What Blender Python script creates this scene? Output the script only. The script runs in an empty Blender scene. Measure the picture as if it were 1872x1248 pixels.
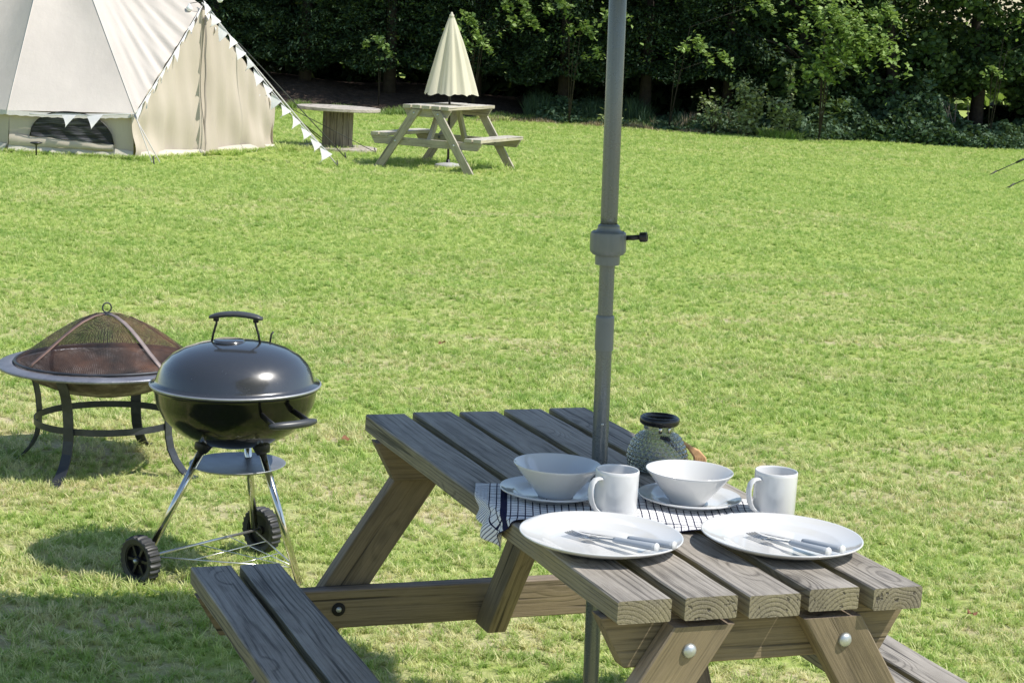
import bpy, math, random
import numpy as np
from mathutils import Vector, Matrix

R = math.radians
SC = bpy.context.scene
SLOPE = 0.0287                      # the lawn falls gently to the right

# ------------------------------------------------------------------ camera
cd = bpy.data.cameras.new('camera'); cam = bpy.data.objects.new('camera', cd)
SC.collection.objects.link(cam); SC.camera = cam
cam.location = (0, 0, 1.5919)
cam.rotation_mode = 'QUATERNION'
cam.rotation_quaternion = (Matrix.Rotation(R(90) - 0.1650, 3, 'X') @ Matrix.Rotation(0.0316, 3, 'Z')).to_quaternion()
cd.sensor_width = 36; cd.lens = 3400 / 1872 * 36
cd.clip_start = 0.05; cd.clip_end = 600
SC.render.resolution_x = 1024; SC.render.resolution_y = 682

# ------------------------------------------------------------------ light
SUN = Vector((0.577, -0.144, 0.804)).normalized()
w = bpy.data.worlds.new('World'); SC.world = w; w.use_nodes = True
nt = w.node_tree; nt.nodes.clear()
sky = nt.nodes.new('ShaderNodeTexSky'); sky.sky_type = 'NISHITA'; sky.sun_disc = False
sky.sun_elevation = math.asin(SUN.z); sky.sun_rotation = R(104); sky.air_density = 1.2; sky.dust_density = 0.6; sky.ozone_density = 1.6
bg = nt.nodes.new('ShaderNodeBackground'); bg.inputs[1].default_value = 0.14
wo = nt.nodes.new('ShaderNodeOutputWorld')
nt.links.new(sky.outputs[0], bg.inputs[0]); nt.links.new(bg.outputs[0], wo.inputs[0])
sl = bpy.data.lights.new('sun', 'SUN'); sl.energy = 4.8; sl.angle = R(0.5); sl.color = (1.0, 0.955, 0.88)
so = bpy.data.objects.new('sun', sl); SC.collection.objects.link(so)
so.rotation_mode = 'QUATERNION'; so.rotation_quaternion = SUN.to_track_quat('Z', 'Y'); so.location = SUN * 30
SC.view_settings.view_transform = 'Standard'; SC.view_settings.look = 'None'
SC.view_settings.exposure = 0.15; SC.view_settings.gamma = 1.0

# ------------------------------------------------------------------ material helpers
class NT:
    def __init__(s, name):
        s.m = bpy.data.materials.new(name); s.m.use_nodes = True
        s.t = s.m.node_tree; s.t.nodes.clear()
        s.out = s.t.nodes.new('ShaderNodeOutputMaterial')
    def n(s, typ, **kw):
        nd = s.t.nodes.new('ShaderNode' + typ)
        ins = kw.pop('ins', {})
        for k, v in kw.items(): setattr(nd, k, v)
        for k, v in ins.items():
            if hasattr(v, 'links') or isinstance(v, bpy.types.NodeSocket): s.t.links.new(v, nd.inputs[k])
            else: nd.inputs[k].default_value = v
        return nd
    def math(s, op, a, b=0.0, c=0.0):
        return s.n('Math', operation=op, ins={0: a, 1: b, 2: c}).outputs[0]
    def ramp(s, fac, stops, interp='LINEAR'):
        nd = s.n('ValToRGB', ins={0: fac}); cr = nd.color_ramp; cr.interpolation = interp
        while len(cr.elements) < len(stops): cr.elements.new(0.5)
        for e, (p, c) in zip(cr.elements, stops):
            e.position = p; e.color = (*c, 1) if len(c) == 3 else c
        return nd.outputs[0]
    def mix(s, f, a, b, mode='MIX'):
        nd = s.n('Mix', data_type='RGBA', blend_type=mode)
        for i, v in ((0, f), (6, a), (7, b)):
            if isinstance(v, bpy.types.NodeSocket): s.t.links.new(v, nd.inputs[i])
            elif i == 0: nd.inputs[0].default_value = v
            else: nd.inputs[i].default_value = (*v, 1)
        return nd.outputs[2]
    def noise(s, vec, scale, detail=4, rough=0.55, dist=0.0):
        ins = {'Scale': scale, 'Detail': detail, 'Roughness': rough, 'Distortion': dist}
        if vec is not None: ins['Vector'] = vec
        return s.n('TexNoise', ins=ins).outputs[0]
    def mapping(s, vec, scale=(1, 1, 1), loc=(0, 0, 0), rot=(0, 0, 0)):
        return s.n('Mapping', ins={'Vector': vec, 'Scale': scale, 'Location': loc, 'Rotation': rot}).outputs[0]
    def obj(s): return s.n('TexCoord').outputs['Object']
    def pos(s): return s.n('NewGeometry').outputs['Position']
    def bump(s, h, strength=0.3, dist=0.01):
        return s.n('Bump', ins={'Height': h, 'Strength': strength, 'Distance': dist}).outputs[0]
    def bsdf(s, color, rough=0.6, metal=0.0, normal=None, **kw):
        ins = {'Base Color': color if isinstance(color, bpy.types.NodeSocket) else (*color, 1), 'Roughness': rough, 'Metallic': metal}
        if normal is not None: ins['Normal'] = normal
        ins.update(kw)
        b = s.n('BsdfPrincipled', ins=ins)
        s.t.links.new(b.outputs[0], s.out.inputs[0]); return b
    def done(s, sh): s.t.links.new(sh, s.out.inputs[0]); return s.m

def simple(name, col, rough=0.5, metal=0.0, var=0.12, scale=8.0, bump=0.0, bscale=60, **kw):
    t = NT(name); o = t.obj()
    n = t.noise(o, scale)
    c2 = tuple(c * (1 - var) for c in col); c1 = tuple(min(1, c * (1 + var)) for c in col)
    c = t.ramp(n, [(0.3, c2), (0.7, c1)])
    nm = t.bump(t.noise(o, bscale), bump, 0.004) if bump else None
    t.bsdf(c, rough, metal, nm, **kw); return t.m

def wood_mat(name, light, dark, side=None, ring=190.0, knots=True, contrast=1.0):
    """weathered sawn timber: real growth rings in 3D, cut by each board's faces"""
    t = NT(name); o = t.obj()
    rnd = t.n('ObjectInfo').outputs['Random']
    off = t.n('CombineXYZ', ins={0: t.math('MULTIPLY', rnd, 37.0), 1: t.math('MULTIPLY', rnd, 91.0), 2: t.math('MULTIPLY', rnd, 13.0)}).outputs[0]
    ov = t.n('VectorMath', operation='ADD', ins={0: o, 1: off}).outputs[0]
    sep = t.n('SeparateXYZ', ins={0: o}).outputs
    # pith position under the board, wandering along its length
    wob = t.noise(t.mapping(ov, (1.0, 1.1, 1.0)), 1.0, 3)
    wob2 = t.noise(t.mapping(ov, (1.0, 1.3, 1.0), (9, 4, 2)), 1.0, 3)
    cx = t.math('ADD', t.math('MULTIPLY', t.math('SUBTRACT', rnd, 0.5), 0.09), t.math('MULTIPLY', t.math('SUBTRACT', wob, 0.5), 0.035))
    cz = t.math('ADD', t.math('MULTIPLY_ADD', t.math('FRACT', t.math('MULTIPLY', rnd, 7.3)), -0.05, -0.025), t.math('MULTIPLY', t.math('SUBTRACT', wob2, 0.5), 0.04))
    dx = t.math('SUBTRACT', sep[0], cx); dz = t.math('SUBTRACT', sep[2], cz)
    rr = t.math('SQRT', t.math('ADD', t.math('MULTIPLY', dx, dx), t.math('MULTIPLY', dz, dz)))
    # knots pull the rings aside
    vor = t.n('TexVoronoi', ins={'Vector': t.mapping(ov, (9.0, 3.1, 9.0)), 'Scale': 1.0, 'Randomness': 1.0})
    kd = t.math('SUBTRACT', 0.26, vor.outputs['Distance'])
    kn = t.math('MAXIMUM', kd, 0.0)
    rr = t.math('ADD', rr, t.math('MULTIPLY', kn, 0.10))
    fine = t.noise(t.mapping(ov, (160, 3.0, 160)), 1.0, 5, 0.7)
    ph = t.math('ADD', t.math('MULTIPLY', rr, ring * 6.283), t.math('MULTIPLY', fine, 2.2))
    rg = t.math('MULTIPLY_ADD', t.math('SINE', ph), 0.5, 0.5)
    rg = t.math('POWER', rg, 3.5)
    grain = t.noise(t.mapping(ov, (330, 6.0, 330)), 1.0, 4, 0.75)
    blot = t.noise(t.mapping(ov, (14, 3.0, 14)), 1.0, 5, 0.6)
    nz0 = t.math('ABSOLUTE', t.n('SeparateXYZ', ins={0: t.n('NewGeometry').outputs['Normal']}).outputs[2])
    soft = t.math('MULTIPLY', t.noise(t.mapping(ov, (9, 1.6, 9), (5, 2, 8)), 1.0, 3), -0.27 * contrast)
    v = t.math('ADD', t.math('MULTIPLY', t.math('SUBTRACT', rg, 0.25), soft), t.math('ADD', t.math('MULTIPLY', grain, 0.72), t.math('MULTIPLY', blot, 0.42)))
    col = t.ramp(v, [(0.36, dark), (0.56, tuple((a*.6 + b*.4) for a, b in zip(light, dark))), (0.80, light)])
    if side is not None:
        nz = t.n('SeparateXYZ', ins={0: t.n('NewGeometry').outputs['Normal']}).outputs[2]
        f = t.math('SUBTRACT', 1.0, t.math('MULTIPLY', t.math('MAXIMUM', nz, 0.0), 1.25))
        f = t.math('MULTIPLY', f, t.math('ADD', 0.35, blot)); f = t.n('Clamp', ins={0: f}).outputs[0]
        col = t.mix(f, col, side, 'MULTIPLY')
    if knots:
        ks = t.n('MapRange', ins={0: vor.outputs['Distance'], 1: 0.05, 2: 0.11, 3: 0.55, 4: 0.0}).outputs[0]
        col = t.mix(ks, col, tuple(c * 0.35 for c in dark))
    crack = t.noise(t.mapping(ov, (75, 1.3, 75), (3, 1, 7)), 1.0, 2, 0.5)
    ck = t.n('MapRange', ins={0: crack, 1: 0.635, 2: 0.69, 3: 0.0, 4: 0.8}).outputs[0]
    col = t.mix(ck, col, tuple(c * 0.3 for c in dark))
    st = t.n('MapRange', ins={0: t.noise(t.mapping(ov, (11, 4.5, 11), (1, 6, 3)), 1.0, 6, 0.7), 1: 0.44, 2: 0.68, 3: 0.0, 4: 0.55}).outputs[0]
    col = t.mix(st, col, (0.56, 0.55, 0.52), 'MULTIPLY')
    h = t.math('SUBTRACT', t.math('ADD', t.math('MULTIPLY', rg, -0.5), t.math('MULTIPLY', grain, 0.8)), t.math('MULTIPLY', ck, 1.5))
    t.bsdf(col, 0.70, 0, t.bump(h, 0.6, 0.0016), **{'Specular IOR Level': 0.45}); return t.m

M = {}
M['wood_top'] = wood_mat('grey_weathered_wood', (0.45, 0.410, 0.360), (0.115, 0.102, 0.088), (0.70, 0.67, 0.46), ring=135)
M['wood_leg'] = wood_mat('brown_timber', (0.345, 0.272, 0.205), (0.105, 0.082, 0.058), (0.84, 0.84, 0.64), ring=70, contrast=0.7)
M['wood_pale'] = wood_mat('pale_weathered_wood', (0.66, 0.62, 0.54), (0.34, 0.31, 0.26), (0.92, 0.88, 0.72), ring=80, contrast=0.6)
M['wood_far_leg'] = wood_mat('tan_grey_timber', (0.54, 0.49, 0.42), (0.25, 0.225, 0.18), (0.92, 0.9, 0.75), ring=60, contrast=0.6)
M['drum_top'] = wood_mat('bleached_ply', (0.60, 0.54, 0.47), (0.30, 0.26, 0.21), None, ring=40, contrast=0.5)
M['drum_stave'] = wood_mat('grey_brown_stave', (0.30, 0.26, 0.20), (0.07, 0.06, 0.045), None, ring=50)
M['bolt'] = simple('galvanised_steel', (0.52, 0.55, 0.55), 0.42, 0.75, 0.2, 60)
M['hole'] = simple('recess_shade', (0.012, 0.011, 0.010), 0.8)  # near-black colour for the shade inside bolt holes
M['chrome'] = simple('chromed_steel', (0.66, 0.64, 0.60), 0.13, 1.0, 0.05)
M['rod'] = simple('zinc_rod', (0.72, 0.72, 0.70), 0.3, 0.9)
M['alu'] = simple('dull_aluminium', (0.42, 0.43, 0.45), 0.42, 0.7, 0.12, 20)
M['black_plastic'] = simple('black_plastic', (0.016, 0.016, 0.017), 0.42, 0, 0.2, 30)
M['handle_plastic'] = simple('charcoal_plastic', (0.055, 0.058, 0.062), 0.36, 0, 0.15, 30)
M['tyre'] = simple('dusty_black_tyre', (0.035, 0.035, 0.036), 0.5, 0, 0.3, 40)
def pole_mat():
    t = NT('grey_coated_tube'); o = t.obj(); st = t.noise(t.mapping(o, (130, 130, 2.0)), 1.0, 5, 0.7); sp = t.noise(o, 46, 5, 0.7)
    c = t.ramp(st, [(0.35, (0.138, 0.158, 0.165)), (0.65, (0.168, 0.188, 0.195))])
    c = t.mix(t.n('MapRange', ins={0: sp, 1: 0.62, 2: 0.74, 3: 0.0, 4: 0.22}).outputs[0], c, (0.30, 0.31, 0.31))
    r = t.n('MapRange', ins={0: sp, 1: 0.3, 2: 0.7, 3: 0.20, 4: 0.36}).outputs[0]
    t.bsdf(c, r, 0.35, t.bump(st, 0.1, 0.001)); return t.m
M['pole'] = pole_mat()
M['pole_plastic'] = simple('grey_moulded_plastic', (0.155, 0.175, 0.178), 0.38, 0, 0.08, 20)
M['canopy_grey'] = simple('grey_parasol_cloth', (0.17, 0.18, 0.19), 0.9)
M['porcelain'] = simple('white_glazed_china', (0.66, 0.66, 0.655), 0.10, 0, 0.008, 4, **{'Coat Weight': 0.5, 'Coat Roughness': 0.04})
M['cutlery_steel'] = simple('polished_cutlery_steel', (0.58, 0.58, 0.58), 0.16, 1.0, 0.04)
M['cutlery_grip'] = simple('pale_grey_cutlery_plastic', (0.36, 0.39, 0.43), 0.35, 0, 0.05)
M['rope'] = simple('pale_rope', (0.55, 0.53, 0.47), 0.9, 0, 0.2, 100)
M['dark_rope'] = simple('dark_rope', (0.05, 0.055, 0.045), 0.9, 0, 0.3, 100)
M['peg'] = simple('dark_peg', (0.05, 0.05, 0.05), 0.5, 0.6)
M['lamp'] = simple('black_lamp_plastic', (0.02, 0.02, 0.02), 0.4)
M['iron'] = None

def canvas_mat(name, c1, c2, trans=0.25, folds=0.0):
    t = NT(name); p = t.obj()
    n = t.noise(p, 1.1, 6, 0.6); c = t.ramp(n, [(0.3, c2), (0.7, c1)])
    weave = t.noise(p, 220, 2)
    h = t.noise(t.mapping(p, (2.2, 2.2, 0.8)), 1.0, 5, 0.55)
    nm = t.bump(t.math('ADD', h, t.math('MULTIPLY', weave, 0.02)), 0.35, 0.05)
    b = t.bsdf(c, 0.88, 0, nm, **{'Specular IOR Level': 0.2})
    tr = t.n('BsdfTranslucent', ins={'Color': c, 'Normal': nm})
    mx = t.n('MixShader', ins={0: trans, 1: b.outputs[0], 2: tr.outputs[0]})
    return t.done(mx.outputs[0])
M['roof'] = canvas_mat('cream_roof_canvas', (0.66, 0.600, 0.535), (0.575, 0.520, 0.465), 0.10)
M['wall'] = canvas_mat('sand_wall_canvas', (0.63, 0.55, 0.455), (0.56, 0.485, 0.40), 0.15)
M['skirt'] = canvas_mat('pale_skirt_canvas', (0.66, 0.62, 0.53), (0.56, 0.51, 0.42), 0.10)
M['valance'] = canvas_mat('white_valance', (0.74, 0.70, 0.65), (0.68, 0.645, 0.60), 0.15)
M['pennant'] = canvas_mat('white_pennant_cloth', (0.86, 0.85, 0.84), (0.80, 0.79, 0.78), 0.30)
M['parasol'] = canvas_mat('ivory_parasol_cloth', (0.80, 0.755, 0.61), (0.75, 0.70, 0.55), 0.3)
M['seam'] = canvas_mat('taupe_seam', (0.44, 0.38, 0.33), (0.36, 0.31, 0.27), 0.1)

def mesh_window_mat():
    t = NT('black_insect_mesh'); p = t.obj()
    wv = t.n('TexNoise', ins={'Vector': t.mapping(p, (3, 3, 24), rot=(0, R(32), 0)), 'Scale': 1.0, 'Detail': 3.0}).outputs[0]
    c = t.ramp(wv, [(0.47, (0.018, 0.018, 0.022)), (0.72, (0.15, 0.145, 0.16))])  # pale diagonal streaks paint grey reflections into the mesh colour
    t.bsdf(c, 0.75, 0, t.bump(wv, 0.8, 0.04)); return t.m
M['mesh_window'] = mesh_window_mat()

def iron_mat():
    t = NT('black_painted_iron'); o = t.obj(); n = t.noise(o, 14, 6, 0.65)
    c = t.ramp(n, [(0.45, (0.034, 0.038, 0.046)), (0.62, (0.060, 0.064, 0.074)), (0.78, (0.09, 0.055, 0.035))])
    t.bsdf(c, 0.46, 0.2, t.bump(n, 0.15, 0.003)); return t.m
M['iron'] = iron_mat()
def rim_mat():
    t = NT('hammered_grey_rim'); o = t.obj(); n = t.noise(o, 9, 6, 0.7); g = t.noise(o, 130, 2)
    c = t.ramp(n, [(0.36, (0.17, 0.175, 0.205)), (0.58, (0.27, 0.275, 0.31)), (0.75, (0.42, 0.41, 0.43))])
    t.bsdf(c, 0.40, 0.45, t.bump(g, 0.3, 0.002)); return t.m
M['pit_rim'] = rim_mat()
def rusty_bowl():
    t = NT('sooty_rusty_steel'); o = t.obj(); n = t.noise(o, 7, 7, 0.7); n2 = t.noise(o, 22, 5, 0.6)
    c = t.ramp(n, [(0.36, (0.040, 0.031, 0.029)), (0.5, (0.12, 0.095, 0.088)), (0.62, (0.33, 0.29, 0.275))])
    c = t.mix(t.n('MapRange', ins={0: n2, 1: 0.5, 2: 0.7, 3: 0.0, 4: 0.6}).outputs[0], c, (0.055, 0.035, 0.03))
    t.bsdf(c, 0.85, 0, t.bump(n2, 0.4, 0.006)); return t.m
M['pit_bowl'] = rusty_bowl()
def rust_mesh():
    t = NT('rusty_wire_mesh'); uv = t.n('TexCoord').outputs['UV']; o = t.obj()
    n = t.noise(o, 5.5, 5, 0.6)
    c = t.ramp(n, [(0.40, (0.014, 0.010, 0.009)), (0.54, (0.070, 0.034, 0.022)), (0.74, (0.20, 0.088, 0.045))])
    b = t.bsdf(c, 0.75, 0.1)
    tr = t.n('BsdfTransparent')
    sp = t.n('SeparateXYZ', ins={0: uv}).outputs
    # real wire grid: about 3 mm openings
    gx = t.math('PINGPONG', t.math('MULTIPLY', sp[0], 560.0), 1.0); gy = t.math('PINGPONG', t.math('MULTIPLY', sp[1], 170.0), 1.0)
    wire = t.math('MAXIMUM', t.math('GREATER_THAN', gx, 0.64), t.math('GREATER_THAN', gy, 0.64))
    return t.done(t.n('MixShader', ins={0: wire, 1: tr.outputs[0], 2: b.outputs[0]}).outputs[0])
M['rust_mesh'] = rust_mesh()
M['rust_strap'] = simple('rusty_brown_strap', (0.20, 0.125, 0.10), 0.6, 0.3, 0.35, 18)
M['grey_strap'] = simple('grey_brown_strap', (0.30, 0.24, 0.22), 0.5, 0.4, 0.25, 18)

def enamel(name, base, rough, flake, coat=0.9):
    t = NT(name); o = t.obj()
    n = t.noise(o, 900, 2); s = t.noise(o, 6, 5, 0.7)
    c = t.mix(t.math('MULTIPLY', n, flake), base, (0.25, 0.26, 0.27))
    r = t.n('MapRange', ins={0: s, 1: 0.3, 2: 0.7, 3: rough * 0.7, 4: rough * 1.6}).outputs[0]
    t.bsdf(c, r, 0.0, t.bump(s, 0.02, 0.01), **{'Coat Weight': coat, 'Coat Roughness': 0.05, 'Specular IOR Level': 0.7 if coat > .5 else 0.4}); return t.m
M['lid'] = enamel('dark_metallic_enamel', (0.020, 0.022, 0.026), 0.20, 0.12)
M['kettle_bowl'] = enamel('gloss_black_enamel', (0.004, 0.004, 0.004), 0.14, 0.01, 0.25)

def towel_mat():
    t = NT('checked_tea_towel'); uv = t.n('TexCoord').outputs['UV']; sp = t.n('SeparateXYZ', ins={0: uv}).outputs
    u, v = sp[0], sp[1]                      # metres along and across the cloth
    def line(x, pitch, wd):
        f = t.math('FRACT', t.math('DIVIDE', x, pitch)); return t.math('LESS_THAN', f, wd / pitch)
    a = line(u, 0.0135, 0.0022); b = line(v, 0.0165, 0.0018)
    band = t.math('MULTIPLY', t.math('GREATER_THAN', u, 0.049), t.math('LESS_THAN', u, 0.062))
    bandv = t.math('MULTIPLY', t.math('GREATER_THAN', v, 0.034), t.math('LESS_THAN', v, 0.039))
    k = t.math('MAXIMUM', t.math('MAXIMUM', a, b), t.math('MAXIMUM', band, bandv))
    fr = t.math('MULTIPLY', t.math('LESS_THAN', u, 0.026), t.math('LESS_THAN', t.math('FRACT', t.math('DIVIDE', v, 0.0062)), 0.30))
    fr = t.math('MULTIPLY', fr, 0.8)
    k0 = t.math('MULTIPLY', k, t.math('GREATER_THAN', u, 0.026))
    k = t.math('MAXIMUM', k0, fr)
    c = t.mix(k, (0.78, 0.78, 0.79), (0.018, 0.020, 0.055))
    waf = t.math('ADD', t.math('PINGPONG', t.math('DIVIDE', u, 0.0066), 0.5), t.math('PINGPONG', t.math('DIVIDE', v, 0.0066), 0.5))
    t.bsdf(c, 0.95, 0, t.bump(waf, 0.5, 0.0025), **{'Specular IOR Level': 0.1}); return t.m
M['towel'] = towel_mat()

def glass_mat():
    t = NT('smoky_pressed_glass'); o = t.obj()
    b = t.n('BsdfPrincipled', ins={'Base Color': (0.62, 0.66, 0.64, 1), 'Roughness': 0.04, 'IOR': 1.5, 'Transmission Weight': 0.92})
    return t.done(b.outputs[0])
M['glass'] = glass_mat()
M['jar_rubber'] = simple('black_glossy_collar', (0.014, 0.015, 0.018), 0.22)
M['dried'] = simple('tan_dried_leaf', (0.52, 0.31, 0.16), 0.8, 0, 0.35, 60)
M['tag_dark'] = simple('dark_ribbon', (0.03, 0.028, 0.035), 0.6, 0, 0.3, 60)
M['brown_leaf'] = simple('brown_dry_leaf', (0.22, 0.10, 0.045), 0.8, 0, 0.3, 60)
M['bark'] = simple('dark_bark', (0.045, 0.036, 0.028), 0.9, 0, 0.4, 12, 0.8, 30)
M['bulb'] = simple('white_globe_glass', (0.80, 0.80, 0.78), 0.15)

def leaf_mat(name, dark, mid, light, trans=0.35, gloss=0.45, spec=0.22):
    t = NT(name); g = t.n('NewGeometry')
    isl = g.outputs['Random Per Island']
    big = t.noise(g.outputs['Position'], 0.9, 3)
    v = t.math('ADD', t.math('MULTIPLY', isl, 0.62), t.math('MULTIPLY', big, 0.45))
    c = t.ramp(v, [(0.12, dark), (0.52, mid), (0.95, light)])
    b = t.bsdf(c, max(gloss, .58), 0, None, **{'Specular IOR Level': spec})
    ct = t.mix(0.5, c, (0.30, 0.42, 0.05), 'MIX')
    tr = t.n('BsdfTranslucent', ins={'Color': ct})
    return t.done(t.n('MixShader', ins={0: trans, 1: b.outputs[0], 2: tr.outputs[0]}).outputs[0])
M['conifer'] = leaf_mat('conifer_foliage', (0.010, 0.024, 0.014), (0.032, 0.065, 0.033), (0.085, 0.140, 0.058), 0.12, 0.6)
M['broadleaf'] = leaf_mat('broadleaf_foliage', (0.020, 0.045, 0.018), (0.055, 0.105, 0.040), (0.130, 0.195, 0.075), 0.2, 0.42)
M['sapling'] = leaf_mat('light_sapling_leaves', (0.10, 0.18, 0.05), (0.24, 0.36, 0.10), (0.42, 0.52, 0.22), 0.35, 0.4)
M['ivy'] = leaf_mat('ivy_leaves', (0.030, 0.060, 0.034), (0.070, 0.125, 0.065), (0.130, 0.200, 0.110), 0.12, 0.36)
M['weed'] = leaf_mat('pale_weed_leaves', (0.16, 0.20, 0.09), (0.28, 0.34, 0.15), (0.46, 0.50, 0.32), 0.25, 0.6)
M['dry_grass'] = leaf_mat('dry_straw', (0.20, 0.14, 0.085), (0.38, 0.29, 0.19), (0.55, 0.46, 0.33), 0.2, 0.8)
M['far_leaf'] = leaf_mat('sunlit_far_leaves', (0.16, 0.24, 0.06), (0.30, 0.40, 0.12), (0.50, 0.56, 0.24), 0.4, 0.5)

def patches(t, p):
    """pale dry bands and green bands across the lawn, from world position"""
    a = t.noise(t.mapping(p, (0.45, 1.0, 1.0)), 2.6, 7, 0.68, 0.4)
    b = t.noise(t.mapping(p, (0.10, 0.34, 1.0), (3, 7, 0)), 1.0, 3, 0.5)
    sy = t.n('SeparateXYZ', ins={0: p}).outputs[1]
    near = t.n('MapRange', ins={0: sy, 1: 5.0, 2: 14.0, 3: 0.055, 4: -0.080}).outputs[0]
    return t.math('ADD', t.math('ADD', t.math('MULTIPLY', a, 0.66), t.math('MULTIPLY', b, 0.34)), near)
def blade_mat():
    t = NT('grass_blades'); g = t.n('NewGeometry'); p = g.outputs['Position']
    pv = patches(t, p)
    isl = t.n('ObjectInfo').outputs['Random']
    isl2 = t.noise(p, 34.0, 2, 0.5)
    green = t.ramp(t.math('ADD', t.math('MULTIPLY', isl, 0.5), t.math('MULTIPLY', isl2, 0.5)),
                   [(0.22, (0.28, 0.42, 0.08)), (0.48, (0.46, 0.59, 0.155)), (0.74, (0.76, 0.80, 0.34))])
    straw = t.ramp(isl2, [(0.3, (0.60, 0.57, 0.27)), (0.7, (0.92, 0.84, 0.52))])
    f = t.n('MapRange', ins={0: t.math('ADD', pv, t.math('MULTIPLY', t.math('SUBTRACT', isl, 0.5), 0.24)), 1: 0.47, 2: 0.68, 3: 0.0, 4: 0.85}).outputs[0]
    deep = t.n('MapRange', ins={0: t.noise(t.mapping(p, (0.8, 1.3, 1.0), (11, 5, 0)), 1.9, 4, 0.6), 1: 0.52, 2: 0.66, 3: 0.0, 4: 0.5}).outputs[0]
    green = t.mix(deep, green, (0.62, 0.80, 0.62), 'MULTIPLY')
    mow = t.n('MapRange', ins={0: t.noise(t.mapping(p, (0.07, 1.15, 1.0), (2, 9, 0), (0, 0, 0.06)), 1.0, 3, 0.6), 1: 0.38, 2: 0.62, 3: 0.0, 4: 0.5}).outputs[0]
    green = t.mix(mow, green, (0.74, 0.86, 0.70), 'MULTIPLY')
    c = t.mix(f, green, straw)
    b = t.bsdf(c, 0.5, 0, None, **{'Specular IOR Level': 0.4})
    tr = t.n('BsdfTranslucent', ins={'Color': c})
    return t.done(t.n('MixShader', ins={0: 0.45, 1: b.outputs[0], 2: tr.outputs[0]}).outputs[0])
M['blade'] = blade_mat()
def ground_mat():
    t = NT('lawn_thatch'); p = t.pos()
    pv = patches(t, p); n = t.noise(p, 45, 5, 0.7); n3 = t.noise(p, 8, 4, 0.6)
    a = t.ramp(n, [(0.3, (0.20, 0.27, 0.06)), (0.5, (0.32, 0.40, 0.10)), (0.75, (0.50, 0.52, 0.20))])
    s = t.ramp(n, [(0.3, (0.34, 0.29, 0.16)), (0.7, (0.62, 0.55, 0.36))])
    c = t.mix(t.n('MapRange', ins={0: pv, 1: 0.46, 2: 0.62, 3: 0.0, 4: 1.0}).outputs[0], a, s)
    t.bsdf(c, 0.95, 0, t.bump(n, 0.6, 0.02), **{'Specular IOR Level': 0.1}); return t.m
M['ground'] = ground_mat()
def soil_mat():
    t = NT('dark_mulch'); p = t.pos(); n = t.noise(p, 9, 6, 0.7)
    c = t.ramp(n, [(0.3, (0.035, 0.024, 0.018)), (0.55, (0.085, 0.058, 0.042)), (0.8, (0.17, 0.12, 0.085))])
    t.bsdf(c, 0.95, 0, t.bump(n, 1.0, 0.08)); return t.m
M['soil'] = soil_mat()

# ------------------------------------------------------------------ mesh helpers
C = SC.collection
def link(o, parent=None, mat=None):
    C.objects.link(o)
    if parent is not None: o.parent = parent
    if mat is not None: o.data.materials.append(mat)
    return o
def pymesh(name, verts, faces, mat, parent=None, smooth=False, loc=None, rot=None, uvs=None):
    me = bpy.data.meshes.new(name); me.from_pydata([tuple(v) for v in verts], [], faces); me.update()
    if smooth: me.polygons.foreach_set('use_smooth', [True] * len(me.polygons))
    if uvs is not None:
        l = me.uv_layers.new(name='UVMap')
        for i, lp in enumerate(me.loops): l.data[i].uv = uvs[lp.vertex_index]
    o = bpy.data.objects.new(name, me); link(o, parent, mat)
    if rot is not None:
        o.rotation_mode = 'QUATERNION'; o.rotation_quaternion = rot
    if loc is not None: o.location = loc
    return o
def npmesh(name, V, F, mat, parent=None, smooth=False):
    """V (n,3) float, F (m,k) int with constant k"""
    me = bpy.data.meshes.new(name); V = np.asarray(V, np.float32); F = np.asarray(F, np.int32)
    me.vertices.add(len(V)); me.vertices.foreach_set('co', V.ravel())
    k = F.shape[1]; me.loops.add(F.size); me.loops.foreach_set('vertex_index', F.ravel())
    me.polygons.add(len(F)); me.polygons.foreach_set('loop_start', np.arange(0, F.size, k, dtype=np.int32))
    me.update(calc_edges=True)
    if smooth: me.polygons.foreach_set('use_smooth', np.ones(len(F), bool))
    o = bpy.data.objects.new(name, me); return link(o, parent, mat)
def tag(o, label, cat, group=None, kind=None):
    o['label'] = label; o['category'] = cat
    if group: o['group'] = group
    if kind: o['kind'] = kind
    return o
def empty(name, loc, label, cat, group=None, quat=None):
    o = bpy.data.objects.new(name, None); C.objects.link(o); o.location = loc
    o.empty_display_size = 0.1
    if quat is not None: o.rotation_mode = 'QUATERNION'; o.rotation_quaternion = quat
    return tag(o, label, cat, group)
def gz(x): return -SLOPE * x
QG = Matrix.Rotation(SLOPE, 3, 'Y')
def tilt(yaw=0.0): return (QG @ Matrix.Rotation(yaw, 3, 'Z')).to_quaternion()

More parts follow.
